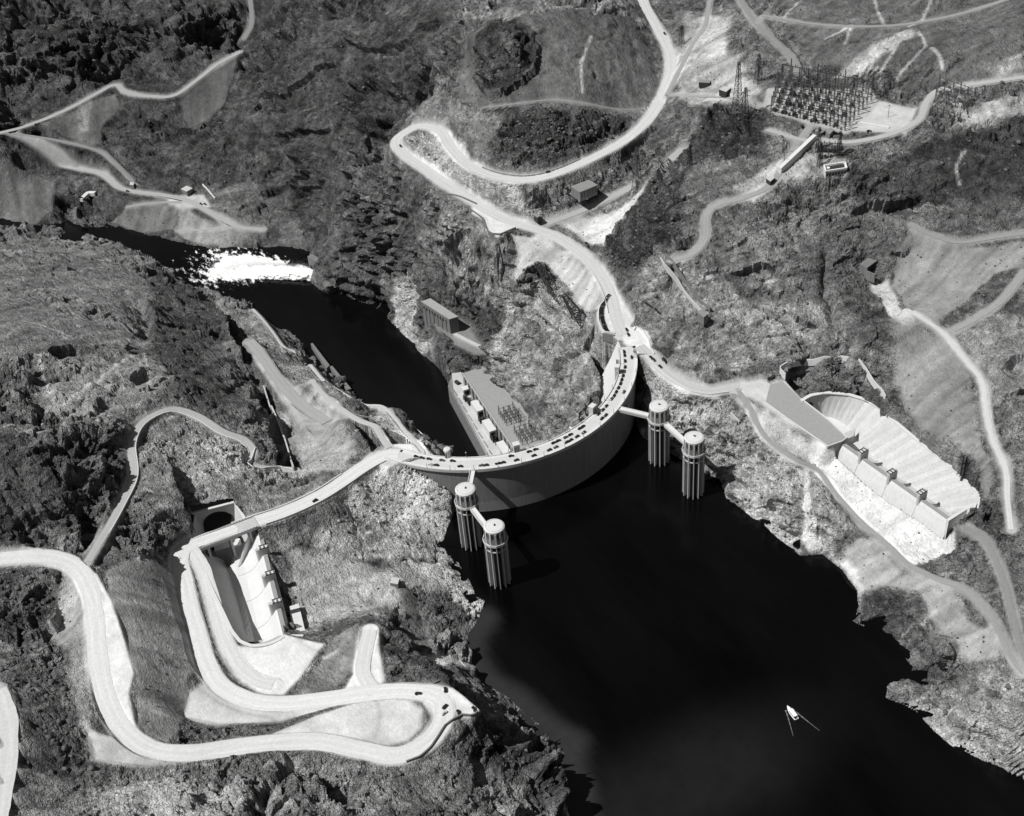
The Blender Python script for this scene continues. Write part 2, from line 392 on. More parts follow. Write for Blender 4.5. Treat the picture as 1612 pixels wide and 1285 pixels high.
CTRL_XY = [  # heights where nothing is seen: (x, y, z)
 (-25,-20,-190),(0,-60,-190),(30,-40,-190),(0,-110,-190),(-40,-100,-188),(40,-100,-188),(-62,200,-176),(-66,250,-178),(-64,150,-165),(-72,100,-140),(-75,60,-120),(-70,20,-120),(-60,-20,-140),
 (-110,60,-40),(-112,110,-50),(-100,20,-45),(-95,150,-90),(0,-300,-150),(-60,-260,-140),(60,-300,-140),(50,-420,-130),(120,-500,-120),(-40,-400,-130),(-50,-540,-110),
 (1500,1500,160),(900,1700,130),(200,2200,100),(-300,2200,60),(-900,1500,80),(-900,700,60),(-900,0,80),(-800,-600,70),(-400,-900,60),(0,-1000,-60),(400,-900,-20),(900,-600,80),(1400,0,170),(1600,700,200),(700,-300,50),(500,-500,0),
 (-300,-520,60),(-500,-450,75),(-650,-200,80),(-600,300,60),(-500,600,-20),(-450,900,-120),(-400,1200,-20),(0,1500,60),(700,1100,130),(1000,600,150),
]
PADS = [  # flat dirt or paved areas: polygon (u, v, z), tone
 ([(127,905,53),(150,905,53),(175,950,51),(200,1030,49),(208,1060,47),(200,1090,46),(210,1140,44),(175,1140,45),(145,1060,47),(140,980,50)],.55),
 ([(445,1000,9),(505,1015,8),(470,1065,9),(445,1092,10),(415,1092,10),(385,1070,9),(375,1020,8),(410,1020,8)],.50),
 ([(590,1100,21),(640,1102,23),(662,1118,24),(660,1145,25),(640,1165,26),(600,1175,27),(560,1165,28),(480,1155,29),(420,1160,30),(500,1128,24)],.41),
 ([(300,1092,13),(335,1070,11),(380,1100,13),(470,1110,16),(560,1102,19),(440,1135,18),(345,1140,16),(290,1128,15)],.38),
 ([(205,1165,44),(140,1155,48),(150,1195,50),(230,1205,46),(330,1190,38)],.36),
 ([(655,1078,24),(690,1078,24),(712,1084,24),(730,1098,24),(752,1118,24),(738,1128,24),(712,1126,24),(700,1150,26),(680,1120,25)],.52),
 ([(595,1098,20),(545,1090,18),(560,1060,17),(566,1010,15),(575,988,14),(593,990,14),(596,1030,16),(602,1070,19)],.50),
 ([(966,455,.6),(957,470,.4),(942,490,0),(943,505,0),(950,522,0),(985,527,0),(995,505,0),(975,470,.4)],.40),
 ([(985,520,0),(1000,515,0),(1015,525,0),(1022,545,0),(1018,556,0),(1000,556,0),(985,540,0)],.56),
 ([(628,700,-.5),(645,700,-.5),(668,708,-.3),(680,716,0),(640,722,0),(610,735,0),(596,728,0),(606,702,-.5),(618,705,-.5)],.41),
 ([(1145,616,0),(1165,606,0),(1195,600,0),(1212,607,0),(1235,600,0),(1262,630,0),(1305,662,0),(1332,690,0),(1300,700,0),(1275,680,0),(1240,662,0),(1200,632,0),(1170,618,0)],.36),
 ([(745,316,6),(770,332,5),(800,345,4.5),(815,358,4),(785,372,4),(768,362,4.5),(765,345,5),(745,335,6)],.40),
 ([(1385,160,118),(1440,172,118),(1425,212,115),(1340,205,113),(1355,180,115)],.32),
 ([(1210,140,114),(1370,140,117),(1380,165,117),(1335,210,113),(1225,180,111),(1205,165,110)],.26),
 ([(400,505+35,-78),(415,548,-74),(440,590,-60),(500,648,-28),(530,660,-22),(500,690,-22),(480,670,-28),(440,620,-48),(405,570,-70)],.27),
 ([(265,310,-148),(320,308,-148),(330,325,-150),(290,328,-151),(268,322,-150)],.34),
 ([(676,492,-138),(722,508,-138),(768,556,-137),(752,557,-137),(716,540,-138),(694,522,-138)],.15),
]


def pt(c):
    return at(*c)


# ---- the height field's own grid: rows run away from the lake, spacing grows with distance
NT, NS = 1040, 900
ang = YAW
GF = np.array([math.sin(ang), math.cos(ang)]); GR = np.array([math.cos(ang), -math.sin(ang)])
ORG = CAMP[:2].copy()


def tails(core, first, grow, n):
    d = first*np.cumprod(np.full(n, grow)); lo = core[0]-np.cumsum(d)[::-1]; hi = core[-1]+np.cumsum(d)
    return np.concatenate([lo, core, hi])


lt = np.linspace(math.log(490), math.log(2050), NT-24)
TT = np.exp(tails(lt, (lt[1]-lt[0])*1.0, 1.32, 12))
TT = np.clip(TT, 60, 9000)
TT = np.maximum.accumulate(TT + np.arange(len(TT))*1e-3)
ss = np.linspace(-.56, .56, NS-28)
SS = tails(ss, (ss[1]-ss[0]), 1.32, 14)


def to_xy(T, S):
    return ORG[0]+T*(GF[0]+S*GR[0]), ORG[1]+T*(GF[1]+S*GR[1])


def samp(A, i, j):
    i0 = np.clip(i.astype(int), 0, A.shape[0]-2); j0 = np.clip(j.astype(int), 0, A.shape[1]-2); a = i-i0; b = j-j0
    return A[i0, j0]*(1-a)*(1-b)+A[i0+1, j0]*a*(1-b)+A[i0, j0+1]*(1-a)*b+A[i0+1, j0+1]*a*b


def lookup(A, x, y):
    """height (or any field) of the warped grid at a map position"""
    x = np.atleast_1d(np.asarray(x, float)); y = np.atleast_1d(np.asarray(y, float))
    dx = x-ORG[0]; dy = y-ORG[1]
    t = dx*GF[0]+dy*GF[1]; s = (dx*GR[0]+dy*GR[1])/np.maximum(t, 1)
    i1 = np.interp(t, TT, np.arange(len(TT))); j1 = np.interp(s, SS, np.arange(len(SS)))
    i, j = i1.copy(), j1.copy()
    for _ in range(14):                       # warped index whose plain index is (i1, j1)
        i = np.clip(i+.8*(i1-samp(WI, i, j)), 0, NI-1.001); j = np.clip(j+.8*(j1-samp(WJ, i, j)), 0, NJ-1.001)
    return samp(A, i, j)


# ---- control heights -> smooth surface
def densify(P, step):
    out = [P[0]]
    for a, b in zip(P[:-1], P[1:]):
        n = max(1, int(np.linalg.norm((b-a)[:2])/step))
        for k in range(1, n+1): out.append(a+(b-a)*k/n)
    return out


def spline(P, step=4.0):
    """Catmull-Rom through the surveyed points, resampled"""
    P = [np.array(p, float) for p in P]
    Q = [2*P[0]-P[1]]+P+[2*P[-1]-P[-2]]
    out = []
    for i in range(1, len(Q)-2):
        n = max(2, int(np.linalg.norm((Q[i+1]-Q[i])[:2])/step))
        for k in range(n):
            t = k/n
            out.append(.5*((2*Q[i])+(-Q[i-1]+Q[i+1])*t+(2*Q[i-1]-5*Q[i]+4*Q[i+1]-Q[i+2])*t*t+(-Q[i-1]+3*Q[i]-3*Q[i+1]+Q[i+2])*t**3))
    out.append(P[-1])
    return np.array(out)


ctrl = []
for ln in CTRL:
    ctrl += densify([pt(c) for c in ln], 24.0) if len(ln) < 9 and False else [pt(c) for c in ln]
for k_, ln in enumerate(CTRL[:6]):
    ctrl += densify([pt(c) for c in ln], 18.0)
for rd in ROADS.values():
    rd['line'] = spline([pt(c) for c in rd['pts']])
    ctrl += list(rd['line'][::6])
for pd, tn in PADS:
    ctrl += [pt(c) for c in pd]
# upstream face contact of the dam, Arizona side
for u_, v_ in [(636,729),(650,740),(665,750),(680,757),(695,766),(710,775),(722,784)]:
    ctrl.append(atc(u_, v_, 154))
for ft, br, fr in WALLS:
    for a, b in zip(ft, br):
        a = at(*a); b = at(*b)
        ctrl += [a+(b-a)*f for f in fr]
ctrl += [np.array(c, float) for c in CTRL_XY]
ctrl = np.array(ctrl)
key = np.round(ctrl[:, :2]/6.0).astype(int)
_, first = np.unique(key, axis=0, return_index=True)
ctrl = ctrl[np.sort(first)]
cx, cy_, cz = ctrl.T
nC = len(ctrl)
SOFT = 9.0
Dm = np.sqrt((cx[:, None]-cx)**2+(cy_[:, None]-cy_)**2+SOFT**2)
A_ = np.zeros((nC+1, nC+1)); A_[:nC, :nC] = -Dm - np.eye(nC)*(-1.2); A_[:nC, nC] = 1; A_[nC, :nC] = 1
w_ = np.linalg.solve(A_, np.concatenate([cz, [0]]))


def rbf(X, Y):
    gx = X.ravel().astype(np.float32); gy = Y.ravel().astype(np.float32); out = np.empty(gx.size, np.float32)
    wf = w_[:nC].astype(np.float32); cxf = cx.astype(np.float32); cyf = cy_.astype(np.float32)
    for i in range(0, len(gx), 20000):
        q = slice(i, i+20000)
        d = gx[q, None]-cxf; d *= d
        e = gy[q, None]-cyf; e *= e
        d += e; d += np.float32(SOFT**2)
        out[q] = -(np.sqrt(d, d) @ wf)
    return np.clip(out.reshape(X.shape).astype(float)+w_[nC], -200, 330)


def blur(A, n, ax):
    k = np.ones(2*n+1)/(2*n+1)
    return np.apply_along_axis(lambda r: np.convolve(np.pad(r, n, mode='edge'), k, 'valid'), ax, A)


NI, NJ = len(TT), len(SS)
ci = np.arange(0, NI, 5); cj = np.arange(0, NJ, 5)
CT, CS = np.meshgrid(TT[ci], SS[cj], indexing='ij')
CX, CY = to_xy(CT, CS)
ZC = rbf(CX, CY)
st_ = np.abs(np.gradient(ZC, axis=0)/np.maximum(np.abs(np.gradient(CT, axis=0)), 1))
ssl = np.abs(np.gradient(ZC, axis=1)/np.maximum(np.abs(np.gradient(CS, axis=1)*CT), 1))
wt = np.minimum(np.sqrt(1+(1.1*st_)**2), 3.2); ws = np.minimum(np.sqrt(1+(1.1*ssl)**2), 3.2)
for _ in range(2):
    wt = blur(blur(wt, 3, 1), 2, 0); ws = blur(blur(ws, 3, 0), 2, 1)


def warp(w, n, axis):
    """index field: sample k of n sits at plain index warp[k] so that steep ground gets more samples"""
    if axis: w = w.T
    m, q = w.shape; out = np.empty((m, q))
    for c in range(q):
        cum = np.concatenate([[0], np.cumsum((w[1:, c]+w[:-1, c])/2)]); cum /= cum[-1]
        out[:, c] = np.interp(np.linspace(0, 1, m), cum, np.linspace(0, n-1, m))
    return out.T if axis else out


WIc = warp(wt, NI, 0); WJc = warp(ws, NJ, 1)
II, JJ = np.meshgrid(np.linspace(0, WIc.shape[0]-1, NI), np.linspace(0, WIc.shape[1]-1, NJ), indexing='ij')
WI = samp(WIc, II, JJ); WJ = samp(WJc, II, JJ)
GT = np.interp(WI, np.arange(NI), TT); GS = np.interp(WJ, np.arange(NJ), SS)
GX, GY = to_xy(GT, GS)
Z = rbf(GX, GY)


def seg_dist(poly, X, Y, closed=True, maxd=60.0):
    """distance and interpolated height of the nearest point of a polyline"""
    D = np.full(X.shape, 1e9); H = np.zeros(X.shape)
    n = len(poly)
    for i in range(n if closed else n-1):
        a = poly[i]; b = poly[(i+1) % n]
        m = (X > min(a[0], b[0])-maxd) & (X < max(a[0], b[0])+maxd) & (Y > min(a[1], b[1])-maxd) & (Y < max(a[1], b[1])+maxd)
        if not m.any(): continue
        x = X[m]; y = Y[m]; ex, ey = b[0]-a[0], b[1]-a[1]; L = ex*ex+ey*ey+1e-9
        t = np.clip(((x-a[0])*ex+(y-a[1])*ey)/L, 0, 1)
        d = np.hypot(x-a[0]-t*ex, y-a[1]-t*ey)
        Dm_ = D[m]; Hm = H[m]; c = d < Dm_
        Dm_[c] = d[c]; D[m] = Dm_
        if len(a) > 2:
            Hm[c] = (a[2]+(b[2]-a[2])*t)[c]; H[m] = Hm
    return D, H


def inside(poly, X, Y):
    r = np.zeros(X.shape, bool); n = len(poly); j = n-1
    for i in range(n):
        xi, yi, xj, yj = poly[i][0], poly[i][1], poly[j][0], poly[j][1]
        if yi != yj:
            r ^= ((yi > Y) != (yj > Y)) & (X < (xj-xi)*(Y-yi)/(yj-yi)+xi)
        j = i
    return r


# ---- noise
NTAB = 64
_trng = np.random.default_rng(5)
_TAB = _trng.random((12, NTAB**3), dtype=np.float32)


def _idx(xi, yi, zi):
    return ((xi & 63) << 12) | ((yi & 63) << 6) | (zi & 63)


def vnoise(x, y, z, k=0):
    """smooth value noise, -1..1"""
    k = int(k); ox, oy, oz = (k*7919) % 61, (k*104729) % 53, (k*1299709) % 47
    x = x*.86+y*.5+ox; y = y*.86-x*.31+z*.29+oy; z = z*.93-y*.21+oz
    x = x.astype(np.float32); y = y.astype(np.float32); z = z.astype(np.float32)
    xf = np.floor(x); yf = np.floor(y); zf = np.floor(z)
    fx = x-xf; fy = y-yf; fz = z-zf
    xi = xf.astype(np.int32); yi = yf.astype(np.int32); zi = zf.astype(np.int32)
    ux = fx*fx*(3-2*fx); uy = fy*fy*(3-2*fy); uz = fz*fz*(3-2*fz)
    T = _TAB[k % 12]
    X0 = (xi & 63) << 12; X1_ = ((xi+1) & 63) << 12; Y0 = (yi & 63) << 6; Y1_ = ((yi+1) & 63) << 6; Z0 = zi & 63; Z1_ = (zi+1) & 63
    a = T[X0 | Y0 | Z0]; b = T[X1_ | Y0 | Z0]; c = T[X0 | Y1_ | Z0]; d = T[X1_ | Y1_ | Z0]
    a = a+(b-a)*ux; c = c+(d-c)*ux; a = a+(c-a)*uy
    e = T[X0 | Y0 | Z1_]; b = T[X1_ | Y0 | Z1_]; c = T[X0 | Y1_ | Z1_]; d = T[X1_ | Y1_ | Z1_]
    e = e+(b-e)*ux; c = c+(d-c)*ux; e = e+(c-e)*uy
    return (a+(e-a)*uz)*2-1


def fbm(x, y, z, octs, k=0, gain=.5, ridged=False):
    r = 0; a = 1.0; f = 1.0; s = 0
    for o in range(octs):
        n = vnoise(x*f, y*f, z*f, k+o*7)
        if ridged: n = 1-2.4*np.abs(n)
        r = r+a*n; s += a; a *= gain; f *= 2.07
    return r/s


def worley(x, y, z, k=0):
    x = x.astype(np.float32); y = y.astype(np.float32); z = z.astype(np.float32)
    xi = np.floor(x).astype(np.int32); yi = np.floor(y).astype(np.int32); zi = np.floor(z).astype(np.int32)
    d1 = np.full(x.shape, 9, np.float32); d2 = np.full(x.shape, 9, np.float32); cid = np.zeros(x.shape, np.float32); gx_ = np.zeros(x.shape, np.float32); gy_ = np.zeros(x.shape, np.float32)
    A, B, C, E_ = _TAB[k % 12], _TAB[(k+1) % 12], _TAB[(k+2) % 12], _TAB[(k+3) % 12]
    for a in (-1, 0, 1):
        for b in (-1, 0, 1):
            for c in (-1, 0, 1):
                X_ = xi+a; Y_ = yi+b; Z_ = zi+c; q = _idx(X_, Y_, Z_)
                dx = X_+.15+.7*A[q]-x; dy = Y_+.15+.7*B[q]-y; dz = Z_+.15+.7*C[q]-z
                d = dx*dx+dy*dy+dz*dz
                c1 = d < d1
                cid = np.where(c1, E_[q], cid); gx_ = np.where(c1, dx, gx_); gy_ = np.where(c1, dy+.6*dz, gy_)
                d2 = np.where(c1, d1, np.minimum(d2, d)); d1 = np.where(c1, d, d1)
    an = cid*37.7
    return np.sqrt(d1), np.sqrt(d2), cid, (gx_*np.cos(an)+gy_*np.sin(an))     # last: height of a plane tilted at random in every cell


def sstep(x, a, b):
    t = np.clip((x-a)/(b-a), 0, 1); return t*t*(3-2*t)


DN = np.full(Z.shape, 60.0)      # distance to graded ground
# ---- pads and roads press the ground flat
FLAT = np.zeros(Z.shape)          # 1 where the ground was graded
TONE = np.full(Z.shape, np.nan)
for pd, tn in PADS:
    P = [pt(c) for c in pd]
    m = inside(P, GX, GY)
    D, H = seg_dist(P, GX, GY, True, 40)
    arr = np.array(P)
    near = (D < 25) | m
    x = GX[near]; y = GY[near]
    wgt = 1/((x[:, None]-arr[:, 0])**2+(y[:, None]-arr[:, 1])**2+30)
    zp = (wgt*arr[:, 2]).sum(1)/wgt.sum(1)
    d = np.where(m, 0, D)[near]
    hz = np.where(m[near], zp, H[near])
    dd = np.maximum(d-1, 0)
    Z[near] = np.clip(Z[near], hz-1.0*dd-.34*dd*dd, hz+1.6*dd+.25*dd*dd)
    FLAT[near] = np.maximum(FLAT[near], 1-sstep(d, 1, 7)); DN[near] = np.minimum(DN[near], d)
for rd in ROADS.values():
    w = rd['w']
    D, H = seg_dist(rd['line'], GX, GY, False, w+45)
    near = D < w+40
    d = np.maximum(D[near]-w-.8, 0)
    Z[near] = np.clip(Z[near], H[near]-1.0*d-.13*d*d, H[near]+1.9*d+.06*d*d)
    FLAT[near] = np.maximum(FLAT[near], 1-sstep(d, 0.5, 4.5)); DN[near] = np.minimum(DN[near], d)

# ---- water basins
LAKE_POLY = [at(u, v, LAKE) for u, v in [(720,790),(700,845),(705,875),(722,885),(740,915),(748,935),(762,950),(755,975),(737,1000),(738,1040),(760,1075),(800,1100),(850,1140),(890,1175),(893,1195),(885,1240),(900,1300),(915,1340)]]
LAKE_POLY += [np.array((-150, -750, LAKE)), np.array((150, -900, LAKE))]
LAKE_POLY += [at(u, v, LAKE) for u, v in [(1640,1240),(1580,1215),(1540,1195),(1500,1180),(1470,1150),(1440,1120),(1395,1098),(1400,1085),(1425,1068),(1437,1050),(1420,1035),(1385,1025),(1397,1015),(1385,1000),(1342,978),(1352,955),(1350,930),(1325,895),(1295,872),(1260,875),(1240,860),(1210,835),(1190,820),(1165,800),(1143,785),(1135,755),(1110,745),(1060,715),(1030,700),(1012,690)]]
LAKE_POLY += [np.array((math.sin(a)*148, -math.cos(a)*148, LAKE)) for a in np.radians([50, 30, 10, -10, -25, -36])]
RIVER_POLY = [at(u, v, RIVER) for u, v in [(780,715),(705,600),(690,578),(668,560),(650,540),(625,520),(600,490),(575,480),(545,465),(510,460),(490,445),(493,425),(488,396),(400,391),(320,391),(285,381),(240,373),(190,359),(110,356),(60,358),(0,345),(-60,335)]]
RIVER_POLY += [at(u, v, RIVER) for u, v in [(-60,350),(0,353),(60,362),(110,362),(180,380),(250,410),(290,440),(320,455),(360,470),(395,482),(400,498),(440,520),(460,527),(478,547),(485,557)]]
RIVER_POLY += [np.array(c+(RIVER,), float) for c in [(-52, 290), (-50, 200), (-44, 120), (-38, 40), (-34, -30), (20, -35)]]
for poly, wl_ in ((LAKE_POLY, LAKE), (RIVER_POLY, RIVER)):
    m = inside(poly, GX, GY)
    D, _ = seg_dist(poly, GX, GY, True, 60)
    Dc = np.minimum(D, 50)
    Z = np.where(m, np.minimum(Z, wl_-np.minimum(.9*Dc+.3, 22)), Z)
    if wl_ == LAKE:
        LAKE_D = np.where(m, -Dc, Dc)
        zone = (GY < -60) | (GX < -200) | (GX > 150)
        Z = np.where((~m) & (D < 45) & zone, np.maximum(Z, wl_+np.minimum(.45*D+.5, 14)), Z)
        INLAKE = m
    else:
        Z = np.where((~m) & (D < 25) & (GY > -20), np.maximum(Z, wl_+.5+.3*D), Z)
        INRIV = m

# ---- the dam's seat in the canyon
rr = np.hypot(GX, GY)
ax = np.abs(np.degrees(np.arctan2(GX, -GY)))
seat = np.interp(np.abs(GX), [0, 50, 80, 100, 118, 128, 137, 160], [-192, -188, -150, -105, -60, -30, -6, 200])
inseat = (GY < 0) & (rr > 62) & (rr < 152.6) & (FLAT < .5)
seat2 = seat - np.clip(118-rr, 0, 60)*0
Z = np.where(inseat & (rr > 118), np.minimum(Z, seat-3), Z)
Z = np.where(inseat & (rr <= 118) & (np.abs(GX) < 66), np.minimum(Z, -150), Z)

# ---- pits of the two spillways (their concrete is built further down)
AZ_RIM = [(307,866,5),(318,890,5.5),(335,930,7),(352,965,8),(365,993,9),(378,1009,9),(393,1016,9),(413,1016,9),(434,1010,9),(447,1001,9)]
AZ_WEIR = [(447,996,-1),(437,956,-1),(426,912,-1),(416,871,-1),(405,834,-1)]
NV_RIM = [(1262,631,1),(1275,623,1.5),(1300,618,2),(1335,621,2),(1365,630,2),(1388,645,2),(1410,665,2),(1440,690,2),(1470,713,2),(1500,738,2),(1525,760,2),(1541,777,2),(1545,793,2),(1538,807,1.5),(1522,820,1),(1503,832,0)]
NV_WEIR = [(1494,831,-1),(1450,784+14,-1),(1403,752+14,-1),(1358,719+14,-1),(1322,706,-1)]


def P2(lst):
    return [at(*c) for c in lst]


PITS = [P2(AZ_RIM)+P2(AZ_WEIR)+[at(388, 815, 2), at(366, 791, 6), at(338, 797, 6), at(307, 808, 5), at(302, 850, 5)],
        P2(NV_RIM)+P2(NV_WEIR)+[at(1300, 690, -1), at(1270, 660, -1)]]
PITM = np.zeros(Z.shape, bool)
for pp in PITS: PITM |= inside(pp, GX, GY)

# terraces for the powerhouses and the outlet house
NVP = [np.array(c) for c in [(22, -40), (62, -40), (66, 5), (78, 90), (78, 150), (44, 165)]]
m = inside(NVP, GX, GY)
Z = np.where(m, np.minimum(Z, -140), Z)

# ---- march a sight line to the ground, so that things and patches stand where they are seen
def ground(u, v, A=None):
    A = Z if A is None else A
    d = sight(u, v)
    t = (340-CAMP[2])/d[2]; t1 = (-200-CAMP[2])/d[2]
    ts = np.linspace(t, t1, 900)
    P = CAMP+np.outer(ts, d)
    h = lookup(A, P[:, 0], P[:, 1])
    b = np.nonzero(P[:, 2] <= h)[0]
    k = b[0] if len(b) else len(ts)-1
    if k > 0:
        a, c = P[k-1], P[k]; fa = a[2]-h[k-1]; fc = c[2]-h[k]
        t = fa/(fa-fc+1e-9); q = a+(c-a)*t
    else:
        q = P[k]
    return q


